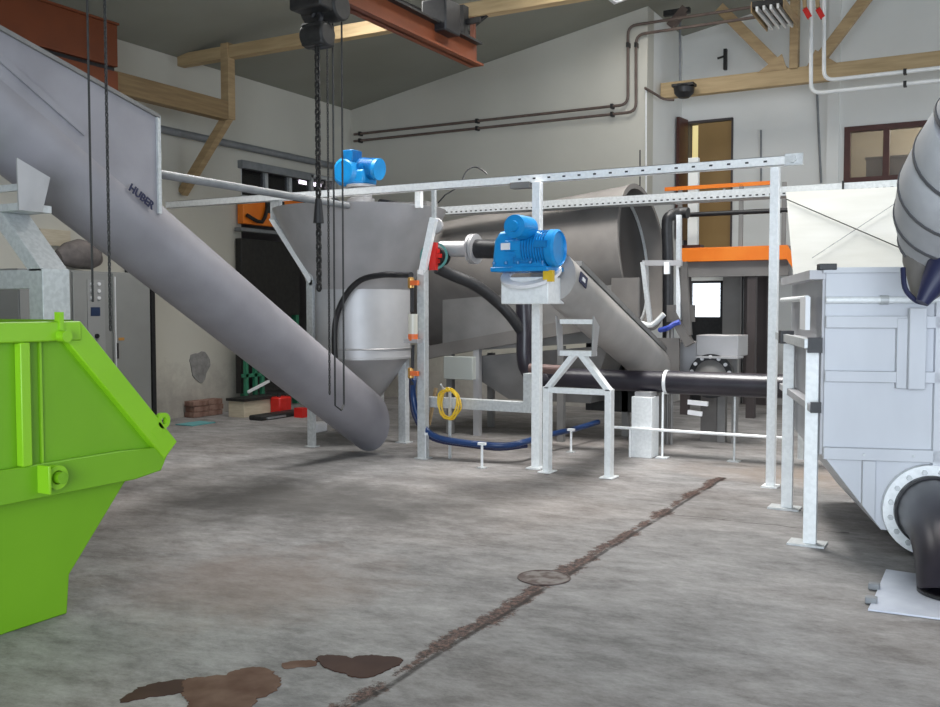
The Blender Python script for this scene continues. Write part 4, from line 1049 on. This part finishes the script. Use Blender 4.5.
# ================================================================== left side items
CFX = -9.92
def cab(y0, y1, lab):
    o = thing('electrical_cabinet', (CFX, (y0 + y1) / 2, 0), lab, 'cabinet', 'electrical cabinets along the left wall')
    MB().box(XL + .02, CFX - .02, y0, y1, .1, 2.06).build('cabinet_body', CABG, o, bev=.005)
    MB().box(XL + .04, CFX - .05, y0 + .02, y1 - .02, 0, .1).build('plinth', DARK, o)
    d_ = MB().box(CFX - .02, CFX, y0 + .01, y1 - .01, .12, 2.04).build('door', CABG, o, bev=.004)
    MB().box(CFX, CFX + .02, y0 + .05, y0 + .07, .95, 1.15).build('door_handle', DARK, d_)
    return o
ys = [at(px, 330, X=CFX).y for px in (20, 73, 113, 151)]
cab(ys[0], ys[1] - .01, 'grey electrical cabinet behind the white support leg')
c2 = cab(ys[1], ys[2] - .01, 'grey electrical cabinet with blue display beside hanging chain')
c3 = cab(ys[2], ys[3], 'grey electrical cabinet with small orange sticker')
q = at(95, 312, X=CFX)
MB().box(CFX, CFX + .012, q.y - .07, q.y + .07, q.z - .05, q.z + .06).build('display', mat('blue_display', (.03, .05, .11), .3), c2)
q0, q1 = at(88, 345, X=CFX), at(104, 280, X=CFX)
MB().box(CFX + .0, CFX + .008, q0.y, q1.y, q0.z - .2, q1.z).build('switch_panel', mat('panel_grey', (.33, .335, .33), .5), c2)
mb = MB()
for i in range(6):
    q = at(92 + (i % 2) * 7, 284 + (i // 2) * 7, X=CFX + .015); mb.cyl((CFX + .008, q.y, q.z), (CFX + .025, q.y, q.z), .022, n=12)
mb.build('button', WHITE, c2)
q = at(97, 336, X=CFX + .015); MB().cyl((CFX + .0, q.y, q.z), (CFX + .03, q.y, q.z), .03, n=14).build('rotary_switch', BLACK, c2)
q = at(121, 339, X=CFX); MB().box(CFX, CFX + .006, q.y - .04, q.y + .05, q.z - .018, q.z + .018).build('sticker', mat('orange_sticker', (.5, .25, .06), .5), c3)
q = at(115, 330, X=CFX); MB().box(CFX + .0, CFX + .01, q.y, q.y + .015, .15, 2.0).build('trim_strip', WHITE, c3)
q = at(154, 350, X=CFX)
tag(MB().box(XL + .02, CFX + .01, ys[3] + .005, ys[3] + .07, 0, 2.15).build('edge_panel', BLACK), 'black upright end panel right of grey cabinets', 'panel')
# bundle on cabinets
bu0, bu1 = at(62, 262, X=-10.1), at(100, 262, X=-10.1)
mb = MB().tube([(-10.15, bu0.y, 2.22), (-10.12, bu0.y + .1, 2.26), (-10.15, (bu0.y + bu1.y) / 2, 2.28), (-10.12, bu1.y - .1, 2.25), (-10.15, bu1.y, 2.2)], [.10, .15, .19, .17, .08], 16, 0)
tag(mb.build('wrapped_bundle', BROWNW), 'brown wrapped bundle lying on top of the grey cabinets', 'bundle')
q0, q1 = at(50, 236, X=-10.2), at(80, 236, X=-10.2)
tag(MB().box(XL, XL + .05, q0.y, q1.y, q0.z - .1, q0.z + .1).build('wooden_board', CARD), 'pale wooden board on the left wall above the wrapped bundle', 'board')
# wall patch & bricks
q0, q1 = at(190, 382, X=XL), at(209, 350, X=XL)
n_ = 18; mb = MB(); A = []
for i in range(n_):
    a = 2 * PI * i / n_; rr_ = 1 + .12 * math.sin(3 * a) + .08 * math.cos(5 * a)
    A.append((XL, (q0.y + q1.y) / 2 + (q1.y - q0.y) / 2 * math.cos(a) * rr_, (q0.z + q1.z) / 2 + (q1.z - q0.z) / 2 * math.sin(a) * rr_))
tag(mb.prism(A, (.012, 0, 0)).build('mortar_patch', PATCH), 'grey mortar patch on left wall above the brick stack', 'patch')
q0, q1 = at(192, 420, X=-10.25), at(221, 398, X=-10.25)
h_ = .36
lv = 5
zz = 0
k = 0
brick = None
yb0, yb1 = q0.y, q1.y
bl_ = (yb1 - yb0) / 2 - .006
bh = q1.z / 3
for r_ in range(3):
    for c_ in range(2):
        y0 = yb0 + c_ * (bl_ + .012) + (.02 if r_ % 2 else 0)
        where = ('top', 'middle', 'bottom')[2 - r_]
        o = MB().box(XL + .03, -10.22, y0, y0 + bl_, r_ * bh + .001, (r_ + 1) * bh - .004).build('brick', BRICK, bev=.006)
        tag(o, '%s brick in the %s layer of the stack by left wall' % (('left', 'right')[c_], where), 'brick', 'bricks stacked by the left wall')
# floor conduit along left wall / wall pipe
a_, b_ = at(155, 131, X=XL + .06), at(350, 177, X=XL + .06)
zz = (a_.z + at(320, 167, X=XL + .06).z) / 2
o = thing('wall_conduit', (XL + .06, 9, zz), 'dark grey conduit running along left wall above the side bay', 'conduit')
MB().cyl((XL + .08, 5.0, zz + .05), (XL + .08, YB - .02, zz + .05), .055, n=16).build('conduit_run', GREYP, o)
for yy in (6, 8, 10, 12, 13.5): MB().box(XL, XL + .14, yy, yy + .05, zz + .04, zz + .06).build('clip', GREYP, o)
q = at(240, 160, X=XL + .05); MB().box(XL, XL + .1, q.y - .0, q.y + 1.7, q.z - .12, q.z + .0).build('header_box', GREYP, o)

# side bay: orange press with dark curtain
sb = thing('waste_press', (-10.9, 12.4, 0), 'dark waste press with orange head in opening of left wall', 'press')
PX = -10.28
g0, g1 = at(243, 199, X=PX), at(276, 227, X=PX)
MB().box(PX - .12, PX, g0.y, g1.y, g1.z, g0.z).build('orange_head', ORANGE, sb, bev=.01)
g2, g3 = at(281, 199, X=PX), at(322, 214, X=PX)
MB().box(PX - .12, PX, g2.y, g3.y, g3.z, g2.z).build('orange_head', ORANGE, sb, bev=.01)
g2, g3 = at(265, 199, X=PX), at(283, 215, X=PX)
MB().box(PX - .10, PX + .04, g2.y, g3.y, g3.z, g2.z).build('cylinder_block', DARK, sb, bev=.01)
g4, g5 = at(240, 227, X=PX), at(300, 237, X=PX)
MB().box(PX - .12, PX + .02, g4.y, g5.y, g5.z, g4.z).build('grey_frame', GREYP, sb, bev=.01)
g6, g7 = at(241, 238, X=PX), at(300, 315, X=PX)
MB().box(PX - .12, PX, g6.y, g7.y, g7.z, g6.z).build('dark_housing', DARK, sb, bev=.01)
for yy in (g6.y + .05, g7.y - .1): MB().box(PX - .1, PX, yy, yy + .07, 0, g7.z).build('leg', GREENP, sb)
MB().tube([at(247, 215, X=PX + .04), at(262, 222, X=PX + .04), at(268, 205, X=PX + .04)], .03, 8, 3).build('hydraulic_hose', DARK, sb)
q0, q1 = at(300, 181, X=-10.95), at(320, 187, X=-10.95)
o = thing('fluorescent_lamp', (-10.95, q0.y, q1.z), 'lit white fluorescent lamp seen through the bay window bars', 'lamp')
MB().box(-10.98, -10.92, q0.y, q1.y, q1.z, q0.z).build('tube', emis('lamp_glow', (.93, .85, 1.0), 9), o)
MB().box(-11.0, -10.9, q0.y - .05, q1.y + .05, q0.z + .01, q0.z + .06).build('lamp_housing', WHITE, o)
for yy in (q0.y + .1, q1.y - .1): MB().cyl((-10.95, yy, q0.z + .05), (-10.95, yy, 4.29), .01, n=6).build('suspension_rod', DARK, o)
# green rack below, crate, red canisters
rk = thing('tool_rack', (-10.0, 12.2, 0), 'green metal rack behind the crate by left wall', 'rack')
RX = -9.95
for px in (246, 255, 262): y0 = at(px, 385, X=RX).y; MB().box(RX - .05, RX, y0, y0 + .06, 0, 1.0).build('upright', GREENP, rk)
for z_ in (.55, .95): MB().box(RX - .05, RX, at(244, 385, X=RX).y, at(285, 385, X=RX).y, z_, z_ + .05).build('shelf_rail', GREENP, rk)
MB().beam((RX + .02, at(247, 392, X=RX).y, at(247, 392, X=RX).z), (RX + .02, at(268, 381, X=RX).y, at(268, 381, X=RX).z), .03, .04).build('diagonal_rod', WHITE, rk)
MB().box(RX - .2, RX - .1, at(246, 385, X=RX).y, at(300, 385, X=RX).y, .3, 1.3).build('back_panel', DARK, rk)
CXX = -9.6
q0, q1 = at(244, 417, X=CXX), at(282, 397, X=CXX)
o = thing('wooden_crate', (CXX, q0.y, 0), 'pale wooden crate with dark lid by left wall opening', 'crate')
MB().box(CXX - .3, CXX, q0.y, q1.y, .0, q1.z).build('crate_body', CARD, o, bev=.005)
MB().box(CXX - .33, CXX + .03, q0.y - .02, q1.y + .05, q1.z, q1.z + .04).build('lid', DARK, o)
q0 = at(280, 415, X=-9.4); q1 = at(292, 396, X=-9.4)
o = thing('petrol_can', (-9.5, q0.y, 0), 'red canister standing beside the pale wooden crate', 'canister')
MB().box(-9.6, -9.4, q0.y, q1.y, .0, q1.z).build('can_body', RED, o, bev=.03)
MB().cyl((-9.5, q0.y + .1, q1.z), (-9.5, q0.y + .1, q1.z + .05), .03).build('cap', BLACK, o)
tg = thing('tool_case', at(278, 421, X=-9.2), 'low black tool case on floor before red canister', 'case')
q0, q1 = at(262, 421, X=-9.1), at(304, 410, X=-9.1)
MB().box(-9.35, -9.1, q0.y, q1.y, 0, q1.z).build('case_body', DARK, tg, bev=.02)
MB().box(-9.12, -9.08, q0.y + .1, q0.y + .5, q1.z * .2, q1.z * .6).build('front_strip', GREYP, tg)
q = at(302, 405, X=-8.9); MB().box(-9.0, -8.85, q.y - .06, q.y + .06, 0, .14).build('corner_block', RED, tg)
q = at(322, 425, X=-7.6)
tag(MB().box(-7.75, -7.6, q.y - .1, q.y + .12, 0, .13).build('plastic_box', WHITE, bev=.02), 'small white plastic box behind left hopper leg', 'box')
# turquoise strip on the floor
q = at(197, 425, Z=0)
tag(MB().box(q.x - .25, q.x + .05, q.y - .15, q.y + .3, .001, .012).build('plastic_sheet', mat('turquoise_sheet', (.10, .36, .38), .5), smooth=False), 'small turquoise sheet on the floor before the bricks', 'sheet')

# ================================================================== pipes on the walls
def wall_pipe(pts_px, Y, lab, m=PIPEBR, r=.022, name='heating_pipe', grp=None, clips=()):
    o = thing(name, at(*pts_px[0], Y=Y), lab, 'pipe', grp)
    pts = []
    P = [at(a, b, Y=Y) for a, b in pts_px]
    # round the corners
    out = [P[0]]
    for i in range(1, len(P) - 1):
        a, b, c = P[i - 1], P[i], P[i + 1]; r_ = min(.14, (a - b).length / 2, (c - b).length / 2)
        p0 = b + (a - b).normalized() * r_; p1 = b + (c - b).normalized() * r_
        for k in range(6): t = k / 5; out.append((1 - t) ** 2 * p0 + 2 * (1 - t) * t * b + t * t * p1)
    out.append(P[-1])
    MB().tube(out, r, 10).build('pipe_run', m, o)
    for (a, b) in clips: c = at(a, b, Y=Y); MB().box(c.x - .02, c.x + .02, Y - .033, Y + .065, c.z - .035, c.z + .035).build('pipe_clip', DARK, o)
    return o
def lvl(px, Y, z):  # py of height z
    v = at(px, 300, Y=Y) - CAM; v = Vector((v.x, v.y, z - 1.6)); return 353.5 - F_PX * v.dot(Uv) / v.dot(Fv)
yw = YB - .07
zA, zB_ = at(500, 118.5, Y=yw).z, at(500, 126, Y=yw).z
zA2, zB2_ = at(650, 23, Y=yw).z, at(650, 33, Y=yw).z
wall_pipe([(354, lvl(354, yw, zA)), (628, lvl(628, yw, zA)), (628, lvl(628, yw, zA2)), (765, lvl(765, yw, zA2))], yw, 'upper brown heating pipe bending up the back wall', grp='brown heating pipes', clips=((360, lvl(360, yw, zA)), (477, lvl(477, yw, zA)), (612, lvl(612, yw, zA)), (628, 45)))
wall_pipe([(354, lvl(354, yw, zB_)), (636, lvl(636, yw, zB_)), (636, lvl(636, yw, zB2_)), (765, lvl(765, yw, zB2_))], yw, 'lower brown heating pipe bending up the back wall', grp='brown heating pipes', clips=((360, lvl(360, yw, zB_)), (477, lvl(477, yw, zB_)), (612, lvl(612, yw, zB_)), (636, 45)))
y_ = 14.0
zA, zB_ = at(870, 88, Y=y_).z, at(870, 76, Y=y_).z
wall_pipe([(811, -9), (811, lvl(811, y_, zA)), (1010, lvl(1010, y_, zA))], y_, 'white pipe turning right below the timber chord, lower one', PIPEW, .027, 'supply_pipe', 'white pipes below the truss', clips=((905, lvl(905, y_, zA)),))
wall_pipe([(824, -9), (824, lvl(824, y_, zB_)), (1010, lvl(1010, y_, zB_))], y_, 'white pipe turning right below the timber chord, upper one', PIPEW, .027, 'supply_pipe', 'white pipes below the truss', clips=((905, lvl(905, y_, zB_)),))
for px, lab in ((807, 'red shut-off valve atop the left white pipe'), (820, 'red shut-off valve atop the right white pipe')):
    o = thing('red_valve', at(px, 15, Y=y_), lab, 'valve', 'red valves on white pipes')
    MB().beam(at(px - 2, 9, Y=y_), at(px + 3, 18, Y=y_), .06, .07).build('valve_body', RED, o)
    MB().beam(at(px - 3, -6, Y=y_), at(px - 2, 8, Y=y_), .05, .05).build('valve_stem', TIMB, o)
tag(MB().tube([at(680, -6, Y=15.0), at(680, 85, Y=15.0)], .02, 8).build('conduit', GREYP), 'thin grey conduit above black lamp beside the corner', 'conduit')
tag(MB().tube([at(817, 92, Y=YF - .015), at(819, 140, Y=YF - .015), at(821, 183, Y=YF - .015)], .018, 8).build('conduit', GREYP), 'thin grey conduit dropping from the white pipes on far wall', 'conduit')
tag(MB().tube([at(761, 130, Y=YF - .015), at(761, 185, Y=YF - .015)], .016, 8).build('conduit', GREYP), 'short thin grey conduit right of the tan door', 'conduit')
tag(MB().tube([at(646, 90, Y=YB - .012), at(646, 200, Y=YB - .012)], .014, 8).build('conduit', PIPEW), 'thin pale conduit down the corner of the back wall', 'conduit')
tag(MB().tube([at(645, 88, Y=14.25), at(655, 94, Y=14.5), at(664, 99, Y=14.7), at(674, 100, Y=14.8)], .02, 8, 3).build('lamp_cable', PIPEBR), 'brown cable sagging from wall corner to black lamp', 'cable')
# black wall lamp
lp = at(684, 92, Y=14.75)
o = thing('flood_lamp', lp, 'round black lamp under the left end of the far truss', 'lamp')
MB().lathe(lp, [(.001, -.10), (.08, -.09), (.15, -.02), (.16, .06), (.12, .10), (.001, .10)], axis=(0, 0, 1), n=24).build('lamp_housing', BLACK, o)
MB().box(lp.x - .17, lp.x + .17, lp.y - .1, lp.y + .1, lp.z + .08, lp.z + .12).build('bracket', DARK, o)
# wall hook
q = at(726, 60, Y=YF)
o = thing('wall_cross', q, 'small dark iron fitting on far wall left of the brace', 'fitting')
MB().box(q.x - .025, q.x + .025, YF - .08, YF, q.z - .17, q.z + .17).build('upright', DARK, o)
MB().beam((q.x - .13, YF - .05, q.z + .03), (q.x + .02, YF - .05, q.z + .06), .02, .03).build('arm', DARK, o)
# slatted lamp grille
fl = thing('slatted_heater', at(770, 16, Y=13.6), 'dark slatted ceiling fixture with white louvres near the king post', 'ceiling fixture')
zf_ = at(770, 18, Y=13.6).z
cxf = at(775, 18, Y=13.6).x
MB().box(cxf - .2, cxf + .2, 13.1, 14.1, zf_ + .03, zf_ + .10).build('fixture_frame', DARK, fl)
for i in range(4):
    x_ = cxf - .135 + i * .09
    MB().box(x_ - .015, x_ + .015, 13.1, 14.1, zf_ - .03, zf_ + .03).build('louvre', mat('grey_louvre', (.8, .8, .78), .5), fl)
for s in (-.15, .15): MB().cyl((cxf + s, 13.6, zf_ + .1), (cxf + s, 13.6, roof(cxf) - .02), .012, n=6).build('suspension_rod', GALV, fl)
MB().box(cxf - .215, cxf - .2, 13.1, 14.1, zf_ - .04, zf_ + .1).build('side_rail', TIMB, fl)
MB().box(cxf + .2, cxf + .215, 13.1, 14.1, zf_ - .04, zf_ + .1).build('side_rail', TIMB, fl)

# ================================================================== green skip
SX = -4.15
def sp_(px, py, X=SX): p = at(px, py, X=X); return (p.y, p.z)
rimR = sp_(75, 321); nose = sp_(172, 441); chin = sp_(157, 470); led = sp_(131, 479); kn = sp_(67, 574, -4.24); ft = sp_(67, 606, -4.24)
YC = 1.95
def mir(p): return (2 * YC - p[0], p[1])
up_ = [rimR, nose, chin, led]
zL = led[1]
upper = [mir(rimR), rimR, nose, chin, led, mir(led), mir(chin), mir(nose)]
lo_in = .10
sk = thing('waste_skip', ((-4.2 - 6.0) / 2, YC, 0), 'lime green steel waste skip at the left edge', 'skip')
XN, XF = SX, -5.85
def plate(x, polyg, th, name, m): return MB().prism([(x, a, b) for a, b in polyg], (th, 0, 0)).build(name, m, sk, bev=.004)
plate(XN, upper, -.03, 'side_panel', GREEN); plate(XF, upper, .03, 'side_panel', GREEN)
lowA = [led, kn, (ft[0], .0), mir((ft[0], .0)), mir(kn), mir(led)]
lowA = [(a, b) for a, b in lowA]
# lower body, tapering inwards
mb = MB()
xi = XN - .03
top = [(led[0] - .02, zL), mir((led[0] - .02, zL))]
def lowpt(p, side):
    f = (zL - p[1]) / zL; x = (xi - .06 * f) if side > 0 else (XF + .06 + .18 * f)
    return Vector((x, p[0], p[1]))
L1 = [lowpt(p, 1) for p in lowA]; L2 = [lowpt(p, -1) for p in lowA]
V1 = [mb.bm.verts.new(p) for p in L1]; V2 = [mb.bm.verts.new(p) for p in L2]
mb.bm.faces.new(V1); mb.bm.faces.new(V2[::-1])
for i in range(6): 
    if i != 5: mb.bm.faces.new((V1[i], V1[(i + 1) % 6], V2[(i + 1) % 6], V2[i]))
mb.build('lower_body', GREEN, sk, bev=.006)
# ends
for f in (lambda p: p, mir):
    mb = MB(); seg = [f(rimR), f(nose), f(chin), f(led)]
    for a, b in zip(seg, seg[1:]): mb.beam(((XN + XF) / 2, a[0], a[1]), ((XN + XF) / 2, b[0], b[1]), .02 if False else abs(XN - XF) - .06, .02, up=(0, .3, 1))
    mb.build('end_panel', GREEN, sk)
# rim band
hh = .10
pr2 = sp_(40, 338)
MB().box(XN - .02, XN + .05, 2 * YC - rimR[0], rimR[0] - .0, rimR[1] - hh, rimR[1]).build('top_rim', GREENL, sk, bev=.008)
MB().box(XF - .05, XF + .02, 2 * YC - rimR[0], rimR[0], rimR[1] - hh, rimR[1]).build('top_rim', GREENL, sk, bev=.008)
# inclined flange bands
def band(a, b, w, x0, x1, name):
    d_ = Vector((0, b[0] - a[0], b[1] - a[1])).normalized(); nn = Vector((0, d_.z, -d_.y)); nn = nn if nn.y < 0 else -nn
    A = Vector((x0, a[0], a[1])); B = Vector((x0, b[0], b[1]))
    MB().prism([A, B, B + nn * w, A + nn * w], (x1 - x0, 0, 0)).build(name, GREENL, sk, bev=.006)
for f in (lambda p: p, mir):
    a, b = f((rimR[0], rimR[1])), f(nose)
    if f is mir: pass
    d_ = Vector((0, b[0] - a[0], b[1] - a[1])).normalized(); nn = Vector((0, d_.z, -d_.y))
    if (nn.y > 0) == (a[0] > YC): nn = -nn
    for (x0, x1) in ((XN - .01, XN + .043), (XF + .01, XF - .043)):
        A = Vector((x0, a[0], a[1])); B = Vector((x0, b[0], b[1]))
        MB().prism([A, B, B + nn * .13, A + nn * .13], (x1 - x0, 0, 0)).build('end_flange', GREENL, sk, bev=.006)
# lower ledge fold
for (x0, x1) in ((XN, XN + .035),):
    MB().prism([(x0, nose[0] - .04, nose[1] - .02), (x0, chin[0], chin[1]), (x0, led[0], led[1]), (x0, mir(led)[0], zL), (x0, mir(led)[0], zL + .17), (x0, led[0] - .1, zL + .17)], (x1 - x0, 0, 0)).build('lower_fold', GREEN, sk, bev=.006)
# vertical rib
r0, r1 = sp_(15, 400), sp_(25, 400)
zb0_, zb1_ = zL + .17, rimR[1] - hh
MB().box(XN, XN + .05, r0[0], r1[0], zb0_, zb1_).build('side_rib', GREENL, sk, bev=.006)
rr0, rr1 = sp_(39, 400), sp_(44, 400)
MB().box(XN, XN + .012, rr0[0], rr0[0] + .012, zb0_, zb1_).build('panel_seam', GREENL, sk)
rb2 = r0[0] - 1.1
MB().box(XN, XN + .05, rb2, rb2 + .07, zb0_, zb1_).build('side_rib', GREENL, sk, bev=.006)
# lug at rim
u0 = sp_(54, 326)
MB().cyl((XN + .03, u0[0], u0[1] - .05), (XN + .10, u0[0], u0[1] - .05), .03, n=16).build('lug_pin', GREENL, sk)
MB().box(XN + .02, XN + .06, u0[0] - .012, u0[0] + .012, u0[1] - .02, u0[1] + .07).build('lug', GREENL, sk)
e0 = sp_(160, 420)
MB().ring((XN + .03, e0[0] - .01, e0[1] + .0), (1, 0, 0), .045, .02, .03, 20).build('lifting_eye', GREENL, sk)
MB().beam((XN + .03, e0[0] - .08, e0[1] - .08), (XN + .03, e0[0] - .02, e0[1] - .03), .03, .07).build('eye_bracket', GREENL, sk)
pe = sp_(47, 476)
MB().ring((XN + .06, pe[0], pe[1]), (1, 0, 0), .06, .035, .05, 28).build('trunnion_ring', GREENL, sk)
MB().cyl((XN + .03, pe[0], pe[1]), (XN + .12, pe[0], pe[1]), .03, n=18).build('trunnion_pin', GREEN, sk)
MB().box(XN + .03, XN + .12, pe[0] - .08, pe[0] - .065, pe[1] - .07, pe[1] + .07).build('guard_plate', GREENL, sk, bev=.003)

# ================================================================== floor details
def puddle(cx, cy, w, h, lab, n=40, seed=1, shape=None):
    random.seed(seed); pts = []
    ph = [random.uniform(0, 6) for _ in range(4)]
    for i in range(n):
        a = 2 * PI * i / n; r_ = 1 + .18 * math.sin(2 * a + ph[0]) + .10 * math.sin(5 * a + ph[1]) + .07 * math.sin(9 * a + ph[2]) + .04 * math.sin(15 * a + ph[3])
        pts.append(at(cx + w * r_ * math.cos(a), cy + h * r_ * math.sin(a), Z=0.0))
    mb = MB().prism([(p.x, p.y, .0008) for p in pts], (0, 0, .0022))
    return tag(mb.build('puddle', PUD, smooth=False), lab, 'puddle', 'brown puddles on the floor')
PUD = mat('brown_wet_stain', (.035, .014, .009), .5, 0, (.05, .022, .014), 5, spec=.12)
def shape_puddle(px, lab, m):
    rnd = random.Random(len(px)); q = [at(a, b, Z=0) for a, b in px]; out = []
    for a, b in zip(q, q[1:] + q[:1]):
        n = max(2, int((b - a).length / .012)); nrm_ = Vector((-(b - a).y, (b - a).x, 0)).normalized()
        for k in range(n):
            t = k / n; am = min(.02, (b - a).length * .16)
            out.append(a.lerp(b, t) + nrm_ * (am * (math.sin(PI * t) * rnd.uniform(.2, 1.3) + rnd.uniform(-.25, .25))))
    mb = MB().prism([(p.x, p.y, .0008) for p in out], (0, 0, .001 + .0002 * len(px)))
    return tag(mb.build('puddle', m, smooth=False), lab, 'puddle', 'brown puddles on the floor')
PUD2 = mat('brown_damp_stain', (.085, .042, .027), .6, 0, (.15, .092, .066), 6, spec=.1)
shape_puddle([(318, 657), (336, 656), (352, 659), (366, 656), (384, 657), (401, 659), (402, 662), (392, 668), (384, 672), (372, 677), (358, 678), (346, 674), (333, 671), (322, 665)], 'dark brown puddle nearest the floor joint', PUD)
shape_puddle([(120, 703), (132, 693), (150, 685), (168, 682), (185, 680), (186, 686), (184, 692), (168, 695), (150, 697), (132, 701)], 'thin crescent shaped dark puddle left of the damp stain', PUD)
shape_puddle([(186, 680), (205, 678), (226, 676), (244, 669), (262, 668), (274, 675), (280, 686), (270, 694), (256, 699), (246, 712), (224, 722), (200, 712), (188, 700), (184, 690)], 'large lighter brown damp stain between two dark puddles', PUD2)
shape_puddle([(282, 664), (300, 661), (316, 662), (316, 666), (300, 667), (284, 669)], 'faint thin brown damp streak joining the puddles', PUD2)
# manhole cover
mc_ = at(544, 578, Z=0)
mh = thing('manhole_cover', (mc_.x, mc_.y, 0), 'round manhole cover beside the crumbling floor joint', 'manhole cover')
MB().ring((mc_.x, mc_.y, .004), (0, 0, 1), .158, .148, .005, 48).build('frame_ring', mat('rusty_ring', (.06, .035, .03), .8, 0, (.15, .12, .11), 12), mh)
MB().cyl((mc_.x, mc_.y, .0), (mc_.x, mc_.y, .004), .147, n=48).build('lid', mat('dirty_iron', (.08, .055, .048), .8, 0, (.19, .17, .16), 11, 8, lo=.42, hi=.58), mh)

# ================================================================== light
def area(name, loc, rot, sx, sy, power, col, spread=180):
    l = bpy.data.lights.new(name, 'AREA'); l.shape = 'RECTANGLE'; l.size = sx; l.size_y = sy; l.energy = power; l.color = col
    l.spread = math.radians(spread)
    o = bpy.data.objects.new(name, l); COL.objects.link(o); o.location = loc; o.rotation_euler = rot; return o
for i, (a, b) in enumerate(RW):
    area('window_daylight', (XR + .05, (a + b) / 2, 2.7), (0, math.radians(90), 0), 3.1, b - a - .1, (20, 20, 35, 110, 110)[i], ((.42, .62, 1.0), (.42, .62, 1.0), (.6, .77, 1.0), (.8, .9, 1.0), (.85, .92, 1.0))[i])
area('gate_daylight', (1.25, YN + .05, 2.15), (math.radians(90), 0, 0), 6.3, 4.2, 1000, (.80, .89, 1.0))
for i, (x_, y_) in enumerate(((-3.4, 6.0), (-3.4, 9.4), (2.6, 5.6), (2.6, 9.6), (-4.4, 12.3), (-7.2, 8.6))):
    z_ = roof(x_) - .06; ry = math.atan(SL) * (1 if x_ > RIDGEX else -1)
    Mr = Matrix.Translation((x_, y_, z_)) @ Matrix.Rotation(ry, 4, 'Y')
    mb = MB()
    for (a, b, c, d) in ((-.7, .7, -1.25, -1.2), (-.7, .7, 1.2, 1.25), (-.7, -.65, -1.2, 1.2), (.65, .7, -1.2, 1.2)): mb.box(a, b, c, d, -.05, .03, Mr)
    struct('window_%d' % (i + 10), mb, WHITE, smooth=False)  # made-up skylight frame round the added lamp, ceiling stays closed
    area('roof_fill_lamp', (x_, y_, z_), (0, ry, 0), 1.2, 2.3, (5, 300, 5, 110, 60, 150)[i], (1.0, .985, .96), (150, 128, 150, 150, 170, 130)[i])  # unseen fill lamp added under the ceiling to brighten floor and walls
# office
def pt(loc, p, c, r=.3):
    l = bpy.data.lights.new('office_lamp', 'POINT'); l.energy = p; l.color = c; l.shadow_soft_size = r
    o = bpy.data.objects.new('office_lamp', l); COL.objects.link(o); o.location = loc
pt(((WIN[0] + WIN[1]) / 2, 17.4, 4.6), 80, (1, .93, .8))
w = bpy.data.worlds.new('sky'); S.world = w; w.use_nodes = True
bg = w.node_tree.nodes['Background']; bg.inputs[0].default_value = (.75, .85, 1, 1); bg.inputs[1].default_value = 1.0

S.view_settings.view_transform = 'Standard'; S.view_settings.look = 'None'
S.view_settings.exposure = 0.0; S.view_settings.gamma = 1.0; S.view_settings.use_curve_mapping = False
S.cycles.use_denoising = True
S.cycles.max_bounces = 8; S.cycles.diffuse_bounces = 5; S.cycles.glossy_bounces = 4
